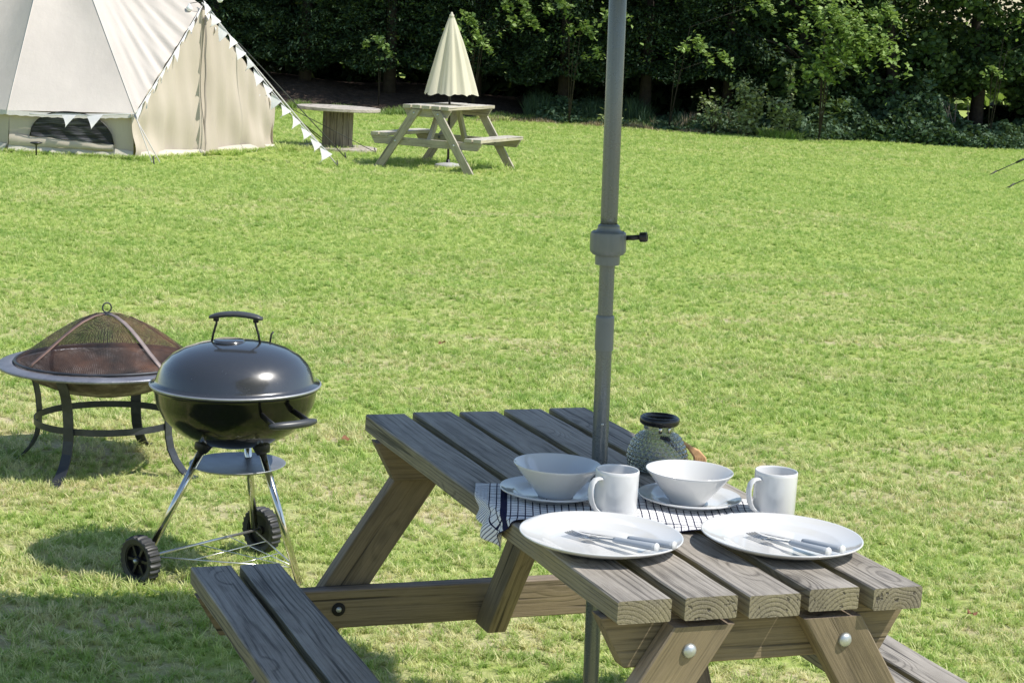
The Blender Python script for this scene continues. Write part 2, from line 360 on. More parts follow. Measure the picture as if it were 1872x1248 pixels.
class MB:
    def __init__(s): s.v = []; s.f = []
    def add(s, v, f):
        b = len(s.v); s.v += [tuple(x) for x in v]; s.f += [[b + i for i in q] for q in f]
    def lathe(s, prof, n=48, c=(0, 0, 0), axis=None, arc=None):
        v = []; f = []; m = len(prof)
        for j in range(n):
            a = 2 * math.pi * j / n
            for r, z in prof: v.append(Vector((r * math.cos(a), r * math.sin(a), z)))
        for j in range(n):
            k = (j + 1) % n
            for i in range(m - 1): f.append([j * m + i, k * m + i, k * m + i + 1, j * m + i + 1])
        if axis is not None:
            q = Vector(axis).to_track_quat('Z', 'Y'); v = [q @ x for x in v]
        s.add([x + Vector(c) for x in v], f); return s
    def tube(s, pts, r, n=8, cap=True, closed=False):
        P = [Vector(p) for p in pts]; m = len(P); rs = r if isinstance(r, (list, tuple)) else [r] * m
        v = []; f = []; up = None
        for i, p in enumerate(P):
            if closed: d = (P[(i + 1) % m] - P[i - 1]).normalized()
            else: d = (P[min(i + 1, m - 1)] - P[max(i - 1, 0)]).normalized()
            if up is None:
                up = Vector((0, 0, 1)) if abs(d.z) < 0.9 else Vector((1, 0, 0))
            a = d.cross(up).normalized(); up = a.cross(d).normalized()
            for k in range(n):
                t = 2 * math.pi * k / n; v.append(p + (a * math.cos(t) + up * math.sin(t)) * rs[i])
        for i in range(m if closed else m - 1):
            j = (i + 1) % m
            for k in range(n):
                f.append([i * n + k, i * n + (k + 1) % n, j * n + (k + 1) % n, j * n + k])
        if cap and not closed: f += [list(range(n))[::-1], [(m - 1) * n + k for k in range(n)]]
        s.add(v, f); return s
    def strap(s, pts, wdir, w, t):
        """flat bar along pts, width w along wdir(i), thickness t"""
        P = [Vector(p) for p in pts]; m = len(P); v = []; f = []
        for i, p in enumerate(P):
            d = (P[min(i + 1, m - 1)] - P[max(i - 1, 0)]).normalized(); wd = Vector(wdir(i) if callable(wdir) else wdir)
            wd = (wd - d * wd.dot(d)).normalized(); nn = d.cross(wd)
            for a, b in ((-1, -1), (1, -1), (1, 1), (-1, 1)): v.append(p + wd * a * w / 2 + nn * b * t / 2)
        for i in range(m - 1):
            for k in range(4): f.append([i * 4 + k, i * 4 + (k + 1) % 4, (i + 1) * 4 + (k + 1) % 4, (i + 1) * 4 + k])
        f += [[3, 2, 1, 0], [(m - 1) * 4 + k for k in range(4)]]
        s.add(v, f); return s
    def box(s, c, d):
        c = Vector(c); x, y, z = (q / 2 for q in d)
        v = [c + Vector((a * x, b * y, e * z)) for e in (-1, 1) for a, b in ((-1, -1), (1, -1), (1, 1), (-1, 1))]
        s.add(v, [[3, 2, 1, 0], [4, 5, 6, 7], [0, 1, 5, 4], [1, 2, 6, 5], [2, 3, 7, 6], [3, 0, 4, 7]]); return s
    def build(s, name, mat, parent=None, smooth=True, **kw): return pymesh(name, s.v, s.f, mat, parent, smooth, **kw)

def autosmooth(o, ang=40):
    me = o.data; me.polygons.foreach_set('use_smooth', [True] * len(me.polygons))
    try: me.set_sharp_from_angle(angle=R(ang))
    except Exception: pass
    return o

def board(name, p0, p1, wdir, w, t, mat, parent, cut0=0.0, cut1=0.0, ch=0.0025, seed=0):
    """sawn board from p0 to p1 (centre line), own local frame with Y along its length"""
    p0 = Vector(p0); p1 = Vector(p1); d = p1 - p0; L = d.length; d.normalize()
    x = Vector(wdir); x = (x - d * x.dot(d)).normalized(); z = x.cross(d)
    q = Matrix((x, d, z)).transposed().to_quaternion()
    a, b = w / 2, t / 2
    ring = [(-a + ch, -b), (a - ch, -b), (a, -b + ch), (a, b - ch), (a - ch, b), (-a + ch, b), (-a, b - ch), (-a, -b + ch)]
    rnd = random.Random(seed + int(L * 1e4)); v = []; f = []
    N = max(2, int(L / 0.09)); m = 8
    for i in range(N + 1):
        u = i / N
        jx = rnd.uniform(-1, 1) * 0.0009; jz = rnd.uniform(-1, 1) * 0.0006
        sc = 1.0 if 0 < i < N else 1 - ch / max(a, b)
        for (cx, cz) in ring:
            y = -L / 2 + L * u
            if i == 0: y += cx * cut0
            elif i == N: y += cx * cut1
            else: y += cx * (cut0 * (1 - u) + cut1 * u)
            v.append((cx + (jx if 0 < i < N else 0), y, cz + (jz if 0 < i < N else 0)))
    for i in range(N):
        for k in range(m):
            f.append([i * m + k, (i + 1) * m + k, (i + 1) * m + (k + 1) % m, i * m + (k + 1) % m])
    f += [list(range(m)), [N * m + k for k in range(m)][::-1]]
    o = pymesh(name, v, f, mat, parent, False, loc=(p0 + p1) / 2, rot=q)
    return o

# ------------------------------------------------------------------ ground
def build_ground():
    xs = np.concatenate([np.linspace(-70, -14, 8), np.linspace(-12, 14, 27), np.linspace(16, 70, 8)])
    ys = np.concatenate([np.linspace(-12, 3, 5), np.linspace(4, 40, 61), np.linspace(44, 180, 14)])
    X, Y = np.meshgrid(xs, ys); Z = -SLOPE * X
    V = np.stack([X, Y, Z], -1).reshape(-1, 3); n = len(xs)
    F = [(j * n + i, j * n + i + 1, (j + 1) * n + i + 1, (j + 1) * n + i) for j in range(len(ys) - 1) for i in range(n - 1)]
    o = npmesh('lawn', V, F, M['ground']); o['kind'] = 'structure'
build_ground()

def bank_h(x, y):
    """height of the earth bank under the hedge"""
    front = 32.6 + 1.2 / (1 + math.exp(-(x + 2) * 1.2)) + 0.25 * math.sin(x * 1.3) + 0.12 * math.sin(x * 3.7 + 1) + 0.24 * max(0, x - 3)
    top = 0.42 - 0.34 / (1 + math.exp(-(x - 0.3) * 0.9))
    u = max(0.0, min(1.0, (y - front) / 2.8)); s = u * u * (3 - 2 * u)
    return s * top * (1 + 0.12 * math.sin(x * 2.1 + y)) + (0.02 if u > 0 else -0.06)
def build_bank():
    xs = np.linspace(-14, 16, 121); ys = np.linspace(31.6, 42, 53); V = []; F = []
    rnd = random.Random(3)
    for y in ys:
        for x in xs:
            h = bank_h(x, y); V.append((x, y, gz(x) + h + (rnd.uniform(-1, 1) * 0.025 if h > 0.01 else 0)))
    n = len(xs)
    for j in range(len(ys) - 1):
        for i in range(n - 1): F.append((j * n + i, j * n + i + 1, (j + 1) * n + i + 1, (j + 1) * n + i))
    o = npmesh('soil', V, F, M['soil'], smooth=True); o['kind'] = 'structure'
build_bank()

# ------------------------------------------------------------------ grass
def build_grass():
    rng = np.random.default_rng(11)
    kinds = 7; Vs = []; Fs = []; kid = []; base = 0
    for k in range(kinds):
        nb = 15
        for b in range(nb):
            a = rng.uniform(0, 2 * np.pi); r = rng.uniform(0, 0.022); h = rng.uniform(0.020, 0.052) * (1.25 if k == 6 else 1)
            wd = rng.uniform(0.0010, 0.0023); lean = rng.uniform(0.3, 1.6); la = rng.uniform(0, 2 * np.pi)
            p = np.array([r * np.cos(a), r * np.sin(a), -0.004]); side = np.array([-np.sin(la), np.cos(la), 0]); dr = np.array([np.cos(la), np.sin(la), 0])
            rows = []
            for i, (u, wf) in enumerate([(0, .8), (0.4, 1.0), (0.75, .75), (1.0, .08)]):
                c = p + dr * h * lean * u ** 1.7 * 0.8 + np.array([0, 0, h * (u - 0.28 * lean * u ** 2.2)])
                rows += [c - side * wd * wf, c + side * wd * wf]
            Vs += rows
            for i in range(3): Fs.append((base + 2 * i, base + 2 * i + 1, base + 2 * i + 3, base + 2 * i + 2))
            kid += [k] * 8; base += 8
    pts = []; scl = []; rot = []
    def clear(x, y):
        # thin out under the tent
        return ~(((x + 4.9) ** 2 + (y - 21.8) ** 2) < 1.85 ** 2)
    bands = [(4.0, 6.5, 2000, .90), (6.5, 9.5, 1400, 1.0), (9.5, 14, 900, 1.0), (14, 20, 560, 1.15), (20, 27, 340, 1.35), (27, 35.4, 240, 1.6)]
    for y0, y1, dens, sc in bands:
        hw1 = y1 * 0.29 + 1.5
        n = int(dens * (y1 - y0) * 2 * hw1)
        x = rng.uniform(-hw1, hw1, n); y = rng.uniform(y0, y1, n)
        keep = (np.abs(x) < y * 0.29 + 1.5) & clear(x, y)
        front = 32.6 + 1.2 / (1 + np.exp(-(x + 2) * 1.2)) + 0.25 * np.sin(x * 1.3) + 0.12 * np.sin(x * 3.7 + 1) + 0.24 * np.maximum(0, x - 3)
        keep &= y < front + 0.25
        x, y = x[keep], y[keep]
        # clumpiness: height and size follow smooth waves
        hgt = 0.5 * np.sin(x * 2.3 + 1.7 * np.sin(y * 1.1)) + 0.5 * np.sin(y * 3.1 + 2.0 * np.sin(x * 1.7)) + 0.4 * np.sin(x * 7.1 + y * 5.3)
        s = sc * (0.76 + 0.12 * hgt) * rng.uniform(0.65, 1.25, len(x))
        tall = rng.random(len(x)) < 0.02; s = np.where(tall, s * 1.45, s)
        pts.append(np.stack([x, y, -SLOPE * x], -1)); scl.append(s); rot.append(rng.uniform(0, 6.283, len(x)))
    # longer tufts the mower missed: round feet of things
    for cx, cy, rad, n, sc in [(-1.08, 5.00, .07, 12, .9), (-1.50, 6.02, .12, 16, .8), (-1.13, 6.22, .06, 8, .9), 
                               (-.84, 21.9, .9, 160, 2.1), (-2.5, 23.3, .55, 200, 2.2), (-4.1, 19.8, .2, 60, 2.0), (-2.9, 22.7, .35, 120, 2.3), (-3.4, 21.4, .25, 60, 1.9), (4.6, 33.0, .35, 160, 5.0), (-.45, 33.2, .3, 60, 3.0)]:
        a = rng.uniform(0, 6.283, n); r = rad * np.sqrt(rng.random(n)); x = cx + r * np.cos(a); y = cy + r * np.sin(a)
        pts.append(np.stack([x, y, -SLOPE * x], -1)); scl.append(sc * rng.uniform(.7, 1.2, n)); rot.append(rng.uniform(0, 6.283, n))
    # ragged grass edge against the tent canvas
    ring = [(-4.09, 19.83), (-5.42, 19.86), (-6.6, 20.6)]; ring2 = [(-4.06, 19.86), (-2.98, 22.69)]
    for poly, n in ((ring, 260), (ring2, 300)):
        for i in range(len(poly) - 1):
            u = rng.random(n); x = poly[i][0] + (poly[i + 1][0] - poly[i][0]) * u + rng.uniform(0, .08, n); y = poly[i][1] + (poly[i + 1][1] - poly[i][1]) * u - rng.uniform(0.02, .12, n)
            pts.append(np.stack([x, y, -SLOPE * x], -1)); scl.append(rng.uniform(1.0, 2.0, n)); rot.append(rng.uniform(0, 6.283, n))
    P = np.concatenate(pts); S = np.concatenate(scl); Rr = np.concatenate(rot)
    nb = len(Vs); V = np.concatenate([np.array(Vs), P]).astype(np.float32)
    me = bpy.data.meshes.new('grass'); me.vertices.add(len(V)); me.vertices.foreach_set('co', V.ravel())
    F = np.array(Fs, np.int32); me.loops.add(F.size); me.loops.foreach_set('vertex_index', F.ravel())
    me.polygons.add(len(F)); me.polygons.foreach_set('loop_start', np.arange(0, F.size, 4, dtype=np.int32)); me.update(calc_edges=True)
    me.polygons.foreach_set('use_smooth', np.ones(len(F), bool))
    ka = me.attributes.new('kid', 'INT', 'POINT'); ka.data.foreach_set('value', np.concatenate([np.array(kid, np.int32), np.full(len(P), -1, np.int32)]))
    sa = me.attributes.new('scl', 'FLOAT', 'POINT'); sa.data.foreach_set('value', np.concatenate([np.ones(nb), S]).astype(np.float32))
    ra = me.attributes.new('rotz', 'FLOAT', 'POINT'); ra.data.foreach_set('value', np.concatenate([np.zeros(nb), Rr]).astype(np.float32))
    me.materials.append(M['blade'])
    o = bpy.data.objects.new('grass', me); C.objects.link(o)
    tag(o, 'short mown green grass with pale dry patches covering the field', 'grass', kind='stuff')
    g = bpy.data.node_groups.new('grass_scatter', 'GeometryNodeTree')
    g.interface.new_socket('Geometry', in_out='INPUT', socket_type='NodeSocketGeometry'); g.interface.new_socket('Geometry', in_out='OUTPUT', socket_type='NodeSocketGeometry')
    N = g.nodes; Lk = g.links.new
    gi = N.new('NodeGroupInput'); go = N.new('NodeGroupOutput')
    def attr(nm, ty):
        a = N.new('GeometryNodeInputNamedAttribute'); a.data_type = ty; a.inputs['Name'].default_value = nm; return a.outputs[0]
    cmp_ = N.new('FunctionNodeCompare'); cmp_.data_type = 'INT'; cmp_.operation = 'LESS_THAN'
    kidattr = attr('kid', 'INT')
    ia = [s for s in cmp_.inputs if s.type == 'INT']
    Lk(kidattr, ia[0]); ia[1].default_value = 0
    sep = N.new('GeometryNodeSeparateGeometry'); sep.domain = 'POINT'
    Lk(gi.outputs[0], sep.inputs[0]); Lk(cmp_.outputs[0], sep.inputs[1])
    m2p = N.new('GeometryNodeMeshToPoints'); Lk(sep.outputs[0], m2p.inputs[0])
    spl = N.new('GeometryNodeSplitToInstances'); spl.domain = 'POINT'; Lk(sep.outputs[1], spl.inputs[0]); Lk(attr('kid', 'INT'), spl.inputs['Group ID'])
    iop = N.new('GeometryNodeInstanceOnPoints'); Lk(m2p.outputs[0], iop.inputs['Points']); Lk(spl.outputs[0], iop.inputs['Instance'])
    iop.inputs['Pick Instance'].default_value = True
    rv = N.new('FunctionNodeRandomValue'); rv.data_type = 'INT'
    ri = [s for s in rv.inputs if s.type == 'INT']
    ri[0].default_value = 0; ri[1].default_value = kinds - 1
    ro = [s for s in rv.outputs if s.type == 'INT'][0]
    Lk(ro, iop.inputs['Instance Index'])
    cx = N.new('ShaderNodeCombineXYZ'); Lk(attr('rotz', 'FLOAT'), cx.inputs[2]); Lk(cx.outputs[0], iop.inputs['Rotation'])
    Lk(attr('scl', 'FLOAT'), iop.inputs['Scale']); Lk(iop.outputs[0], go.inputs[0])
    md = o.modifiers.new('scatter', 'NODES'); md.node_group = g
    print('tufts', len(P))
build_grass()

# ------------------------------------------------------------------ foliage helpers
def leaves(P, size, rng, up=0.5, aspect=0.55, along=None):
    """diamond leaves at points P; returns V,F"""
    n = len(P); nrm = rng.normal(size=(n, 3)); nrm[:, 2] = np.abs(nrm[:, 2]) + up; nrm /= np.linalg.norm(nrm, axis=1)[:, None]
    t = rng.normal(size=(n, 3)) if along is None else along + rng.normal(size=(n, 3)) * 0.35
    t -= nrm * (t * nrm).sum(1)[:, None]; t /= np.linalg.norm(t, axis=1)[:, None] + 1e-9
    b = np.cross(nrm, t); s = (size * rng.uniform(0.6, 1.35, n))[:, None]
    fold = nrm * s * 0.12
    V = np.stack([P - t * s, P + b * s * aspect + fold, P + t * s, P - b * s * aspect + fold], 1).reshape(-1, 3)
    F = np.arange(4 * n).reshape(-1, 4); return V, F
def trunk(name, pts, radii, parent): return MB().tube(pts, radii, 10).build(name, M['bark'], parent)

def conifer(x, y, label, seed, hgt=6.5, low=0.75, reach=1.55, dens=1.0):
    rng = np.random.default_rng(seed); h0 = bank_h(x, y)
    root = empty('conifer_tree', (x, y, gz(x) + h0), label, 'tree', 'conifers in the hedge')
    P = []; A = []
    nb = int(300 * dens)
    for i in range(nb):
        z = low - h0 + (hgt - low) * rng.random() ** 1.55; a = rng.uniform(0, 2 * np.pi)
        L = reach * (1.0 - 0.35 * (z / hgt) ** 2) * rng.uniform(0.72, 1.12)
        if z > 2.3: L *= 1.0 + min(.75, (z - 2.1) * .75)
        d = np.array([np.cos(a), np.sin(a), 0]); sd = np.array([-d[1], d[0], 0]); m = int(120 * dens)
        u = 1 - rng.random(m) ** 1.5 * 0.75
        wd = 0.30 * (1.12 - np.abs(u - 0.55)) * L / 1.5
        lat = rng.uniform(-1, 1, m) * wd
        zz = z + 0.16 * u - 0.42 * u ** 3 - 0.25 * (lat / 0.35) ** 2 * 0.35 + rng.normal(size=m) * 0.03
        p = d * (L * u)[:, None] + sd * lat[:, None]; p[:, 2] = zz
        P.append(p); A.append(np.tile(d, (m, 1)) * 1.0 + sd * (lat[:, None] * 1.6) + np.array([0, 0, -0.35]))
    P = np.concatenate(P); A = np.concatenate(A)
    k = P[:, 2] > (low - h0) + 0.10 * np.sin(P[:, 0] * 5 + seed) - 0.05; P = P[k]; A = A[k]
    V, F = leaves(P, 0.046, rng, 0.8, 0.34, A)
    npmesh('crown', V, F, M['conifer'], root)
    trunk('trunk', [(0, 0, -0.1), (0.03, 0, 1.2), (0, 0.05, hgt * 0.9)], [0.13, 0.10, 0.03], root)
    return root

def broadleaf(x, y, label, seed, hgt=6.0, rad=1.7, low=0.3, n=15000, mat='broadleaf', size=0.062, clumps=60, group='broad leaved trees in the hedge', ztop=None):
    rng = np.random.default_rng(seed); h0 = max(0, bank_h(x, y))
    root = empty('broadleaf_tree', (x, y, gz(x) + h0), label, 'tree', group)
    P = []
    for i in range(clumps):
        z = low + (hgt - low) * rng.random() ** 1.35; a = rng.uniform(0, 2 * np.pi)
        rr = rad * rng.uniform(0.35, 1.0) * (1.3 if z > 2.5 else 0.75)
        c = np.array([rr * np.cos(a), rr * np.sin(a), z]); m = n // clumps
        q = rng.normal(size=(m, 3)); q /= np.linalg.norm(q, axis=1)[:, None]
        cr = rng.uniform(0.28, 0.60) ; q *= cr * rng.uniform(0.55, 1.0, m)[:, None] * np.array([1, 1, 0.72]); P.append(c + q)
    P = np.concatenate(P)
    V, F = leaves(P, size, rng, 0.45, 0.68); npmesh('crown', V, F, M[mat], root)
    mb = MB().tube([(0, 0, -0.1), (0.05, 0.02, 1.0), (-0.08, 0.1, 2.2), (0.05, 0, hgt * 0.85)], [0.15, 0.12, 0.09, 0.03], 10)
    for i in range(7):
        a = rng.uniform(0, 6.283); z = rng.uniform(0.7, 3.2); l = rad * rng.uniform(0.7, 1.05)
        mb.tube([(0, 0.02, z), (l * .5 * math.cos(a), l * .5 * math.sin(a), z + .35), (l * math.cos(a), l * math.sin(a), z + .5)], [0.04, 0.025, 0.008], 6)
    mb.build('trunk', M['bark'], root); return root

# conifers, left to right (Y ~ 36)
for x, y, lab, sd in [(-11.2, 35.3, 'dark conifer farthest left behind the cream bell tent', 1), (-9.3, 35.1, 'dark conifer behind the left roof of the bell tent', 2),
        (-7.5, 35.4, 'dark conifer behind the middle of the bell tent roof', 3), (-5.75, 35.2, 'dark conifer directly behind the bell tent doorway peak', 4),
        (-4.05, 35.3, 'dark conifer just right of the tent peak, left of the cable drum', 5), (-2.45, 35.1, 'dark conifer directly above the wooden cable drum table', 6),
        (-0.85, 35.3, 'dark conifer right behind the closed ivory parasol', 7), (0.8, 35.1, 'dark conifer between the ivory parasol and the grey pole', 8),
        (2.35, 35.3, 'dark conifer just right of the grey parasol pole', 9), (3.9, 35.3, 'dark conifer farthest right, behind the pale weeds', 10)]:
    conifer(x, y, lab, sd, low=0.80 if x < 1 else 0.95)
for x, y, lab, sd, kw in [(5.35, 35.4, 'broad leaved tree with sunlit clumps right of the pale weeds', 21, dict(low=.4)), (7.0, 35.5, 'dark leafy tree left of the bare brown stems', 22, dict(low=.15)),
        (8.75, 36.0, 'broad leaved tree at the right edge above the bright gap', 23, dict(low=1.15)), (10.7, 36.0, 'leafy tree just past the right edge of the hedge', 24, dict(low=.8)), (12.6, 36.4, 'outermost leafy tree of the hedge on the right', 25, dict(low=.5))]:
    broadleaf(x, y, lab, sd, hgt=6.2, rad=1.75, n=17000, clumps=75, **kw)

# sprays of paler leaves that reach out of the hedge into the sun: branches of small saplings
def sapling(x, y, label, seed, cl, n=900, size=0.05, mat='sapling'):
    rng = np.random.default_rng(seed); h0 = max(0, bank_h(x, y))
    root = empty('sapling', (x, y, gz(x) + h0), label, 'sapling', 'light leaved saplings in the hedge')
    P = []; mb = MB()
    for (cx, cy, cz, r) in cl:
        m = int(n * r * r / 0.09); q = rng.normal(size=(m, 3)) * np.array([r * 1.15, r * .6, r * .55]) * 0.7
        q[:, 2] -= 0.35 * (q[:, 0] ** 2 + q[:, 1] ** 2) / max(r, .1)
        keep = rng.random(m) < 0.5 + 0.5 * np.sin(q[:, 0] * 19 + q[:, 2] * 13); q = q[keep]
        P.append(np.array([cx, cy, cz - h0]) + q)
        mb.tube([(0, 0, 0.0), (cx * .2, cy * .1, (cz - h0) * .8), (cx, cy, cz - h0)], [0.010, 0.007, 0.003], 6)
    V, F = leaves(np.concatenate(P), size, rng, 0.9, 0.6); npmesh('crown', V, F, M[mat], root)
    mb.build('trunk', M['bark'], root)
sapling(-2.55, 33.9, 'light green sapling spray above the cable drum', 31, [(-.05, -.35, 1.28, .16), (.15, -.3, 1.05, .10)], 500)
sapling(-.85, 33.7, 'light green leafy twigs left of the parasol tip', 32, [(-.15, -.4, 1.75, .20), (.05, -.45, 1.40, .22), (.9, -.4, 1.8, .22), (.75, -.35, 2.1, .2)], 620)
sapling(.9, 33.7, 'light green leafy twigs above and right of the parasol', 33, [(-.3, -.4, 2.15, .22), (.15, -.4, 1.75, .2), (.75, -.4, 2.05, .2), (.4, -.3, 1.3, .14)], 560)
sapling(2.7, 33.7, 'light green spray just right of the grey pole', 34, [(.35, -.5, 1.55, .22), (.8, -.5, 1.35, .16), (1.5, -.4, 2.3, .18)], 560)
sapling(5.3, 33.0, 'bright leaved young tree catching the sun at centre right', 35, [(0, -.55, 2.2, .40), (.45, -.5, 1.95, .40), (.75, -.45, 1.75, .34), (.25, -.5, 1.55, .30), (-.15, -.4, 1.25, .24), (.95, -.4, 2.3, .24), (-.1, -.2, 2.7, .35)], 620, .052)
sapling(8.6, 34.3, 'single pale sprig of leaves near the right edge', 36, [(-.1, -.4, 1.42, .14), (.75, -.2, 2.5, .3), (1.15, -.2, 2.2, .26)], 520)

# ivy, bramble and nettle growth at the hedge foot
def undergrowth(name, label, cat, x0, x1, yf, n, hfun, mat, size, seed, up=.4, aspect=.7, along=None):
    rng = np.random.default_rng(seed); x = rng.uniform(x0, x1, n)
    fr = 33.2 + yf + 0.25 * np.sin(x * 1.3) + 0.30 * np.maximum(0, x - 4.5)
    y = fr + rng.random(n) ** 1.3 * 1.5
    H = np.array([hfun(a) for a in x]) * (0.35 + 0.65 * np.clip((y - fr) / 0.6, 0, 1)) * (0.7 + 0.3 * np.sin(x * 6.1) * np.sin(x * 2.3 + y * 3))
    b = np.array([max(0, bank_h(a, c)) for a, c in zip(x, y)])
    z = -SLOPE * x + b + rng.random(n) ** 0.8 * H
    V, F = leaves(np.stack([x, y, z], -1), size, rng, up, aspect, along)
    o = npmesh(name, V, F, M[mat]); tag(o, label, cat, kind='stuff')
undergrowth('ivy_undergrowth', 'dark ivy and bramble leaves heaped along the foot of the right hedge', 'undergrowth', 4.9, 12, -.35, 26000, lambda x: 0.55 + 0.5 * math.exp(-((x - 6.3) / .5) ** 2) + .8 * math.exp(-((x - 7.4) / .6) ** 2), 'ivy', .048, 41)
undergrowth('nettle_undergrowth', 'low dark nettles and ground plants between the two parasols and beyond', 'undergrowth', .3, 5.0, .25, 12000, lambda x: 0.30 + .14 * math.sin(x * 2), 'ivy', .038, 42)
def blades(name, label, cat, x0, x1, y0, y1, n, h, mat, seed, slope=None, spread=.35, wd=.006):
    rng = np.random.default_rng(seed); x = rng.uniform(x0, x1, n); t = rng.random(n)
    fr = np.array([32.6 + 1.2 / (1 + math.exp(-(a + 2) * 1.2)) + 0.25 * math.sin(a * 1.3) + .12 * math.sin(a * 3.7 + 1) + 0.24 * max(0, a - 3) for a in x])
    y = fr + y0 + (y1 - y0) * t; b = np.array([max(0, bank_h(a, c)) for a, c in zip(x, y)])
    hh = h * rng.uniform(.35, 1.1, n) * (0.7 + 0.5 * np.sin(x * 5.3) * np.sin(x * 1.9)); a = rng.uniform(0, 6.283, n)
    P0 = np.stack([x, y, -SLOPE * x + b - .01], -1); d = np.stack([np.cos(a) * spread, np.sin(a) * spread, np.ones(n)], -1) * hh[:, None]
    sd = np.stack([np.cos(a + 1.57), np.sin(a + 1.57), 0 * a], -1) * wd
    mid = P0 + d * .55; tip = P0 + d * np.array([1.25, 1.25, .92])
    V = np.stack([P0 - sd, P0 + sd, mid + sd * .8, mid - sd * .8, tip, tip + sd * .1], 1).reshape(-1, 3)
    k = np.arange(n)[:, None] * 6; F = np.concatenate([k + np.array([[0, 1, 2, 3]]), k + np.array([[3, 2, 5, 4]])])
    o = npmesh(name, V, F, M[mat]); tag(o, label, cat, kind='stuff')
blades('dry_grass', 'straw coloured dry grass fringe where lawn meets the hedge', 'dry grass', -1.0, 7.8, -.60, .05, 12000, .13, 'dry_grass', 51)
blades('dry_stalks', 'tall pinkish dry stalks left of the pale weeds', 'dry stalks', 2.4, 4.6, 0, .9, 1500, .42, 'dry_grass', 52, spread=.25)
blades('long_grass', 'dark uncut grass at the foot of the conifers beside the parasol', 'long grass', .1, 3.0, .1, 1.6, 5000, .5, 'ivy', 53, spread=.4, wd=.007)
blades('bank_grass', 'green uncut grass fringe below the dark soil bank on the left', 'grass', -4.6, 4.6, -.25, .3, 9000, .17, 'sapling', 54, spread=.5, wd=.007)

# pale weeds in front of the hedge
def weed(x, y, h, label, seed, n=420, w=.28, spike=False):
    rng = np.random.default_rng(seed); root = empty('weed_plant', (x, y, gz(x) + max(0, bank_h(x, y))), label, 'plant', 'pale weeds at the hedge foot')
    mb = MB(); P = []
    ns = 2 if spike else 9
    for i in range(ns):
        a = rng.uniform(0, 6.283); hh = h * rng.uniform(.6, 1.0); l = w * rng.uniform(.2, 1)
        top = np.array([l * math.cos(a), l * math.sin(a) * .6, hh]); mb.tube([(0, 0, 0), top * np.array([.45, .45, .5]), top], [0.012, 0.008, 0.003], 5)
        m = n // ns; u = rng.random(m) ** (.6 if not spike else .8)
        q = np.outer(u, top); q[:, 0] *= u ** .4; q += rng.normal(size=(m, 3)) * (np.array([.085, .06, .05]) if not spike else np.array([.035, .03, .03])); P.append(q)
    P = np.concatenate(P); P[:, 2] = np.maximum(P[:, 2], .02)
    V, F = leaves(P, .042 if not spike else .03, rng, .7, .7); npmesh('foliage', V, F, M['weed'], root); mb.build('stem', M['bark'], root)
weed(4.05, 32.95, 1.02, 'bushy pale green weed with pointed spires at the hedge foot', 61, 900, .42)
weed(4.62, 32.95, .74, 'broad pale weed in full sun right of the spired weed', 62, 620, .34)
weed(3.45, 33.0, .80, 'thin arching pale weed leaning left over dry stalks', 63, 260, .42)
weed(4.78, 33.05, 1.42, 'single tall pale flower spike above the weeds', 64, 240, .06, True)
weed(1.62, 33.15, .30, 'small round pale weed left of the grey pole', 65, 160, .14)
# bare stems at right
root = empty('bare_stems', (8.1, 34.5, gz(8.1) + .05), 'bare brown branching stems below the bright gap at right', 'stems')
rng = random.Random(7)
for i in range(7):
    a = rng.uniform(-.5, .5); b = rng.uniform(-.3, .3)
    MB().tube([(b, 0, 0), (b + a * .2, .03, .3), (b + a * .55, .05, .75)], [.018, .014, .006], 6).build('stem', simple('pale_stem', (.16, .125, .10), .9) if i == 0 else bpy.data.materials['pale_stem'], root)

# dense dark thicket behind the front trees, and the sunlit land past it
def mass(name, label, cat, boxes, n, size, mat, seed, up=.3):
    rng = np.random.default_rng(seed); P = []
    tot = sum((b[1] - b[0]) * (b[5] - b[4]) for b in boxes)
    for b in boxes:
        m = int(n * (b[1] - b[0]) * (b[5] - b[4]) / tot); q = rng.random((m, 3)); p = np.stack([b[0] + q[:, 0] * (b[1] - b[0]), b[2] + q[:, 1] * (b[3] - b[2]), b[4] + q[:, 2] * (b[5] - b[4])], -1)
        p[:, 2] += 0.12 * np.sin(p[:, 0] * 2.7) + .08 * np.sin(p[:, 0] * 6.1) - SLOPE * p[:, 0]; P.append(p)
    V, F = leaves(np.concatenate(P), size, rng, up, .75); o = npmesh(name, V, F, M[mat]); tag(o, label, cat, kind='stuff'); return o
mass('thicket', 'dense dark thicket of foliage behind the hedge trees', 'thicket', [(-14, 7.6, 37.8, 39.6, .75, 6.2), (7.6, 9.9, 37.8, 39.2, 1.0, 1.9), (-14, -4.2, 37.5, 38.5, 0, 1.0), (-3.5, -2.7, 37.5, 38.5, 0, 1.0), (-2.3, -.1, 37.5, 38.5, 0, 1.0), (.3, 3.4, 37.5, 38.6, 0, 1.0), (3.4, 8.3, 36.8, 38.5, -.2, 1.3), (-14, 8.2, 38.4, 39.2, -.1, .52), (8.2, 15, 37.4, 38.2, -.2, .55), (9.9, 15, 37, 38, 0, 2.5)], 95000, .15, 'conifer', 71)
mass('far_bushes', 'bright sunlit bushes in the next field seen through hedge gaps', 'bushes', [(-16, 26, 58, 61, 0, 2.6)], 16000, .20, 'far_leaf', 72)
mass('far_trees', 'distant line of trees beyond the next field', 'trees', [(-40, 17, 92, 97, 0, 9)], 15000, .6, 'broadleaf', 73)

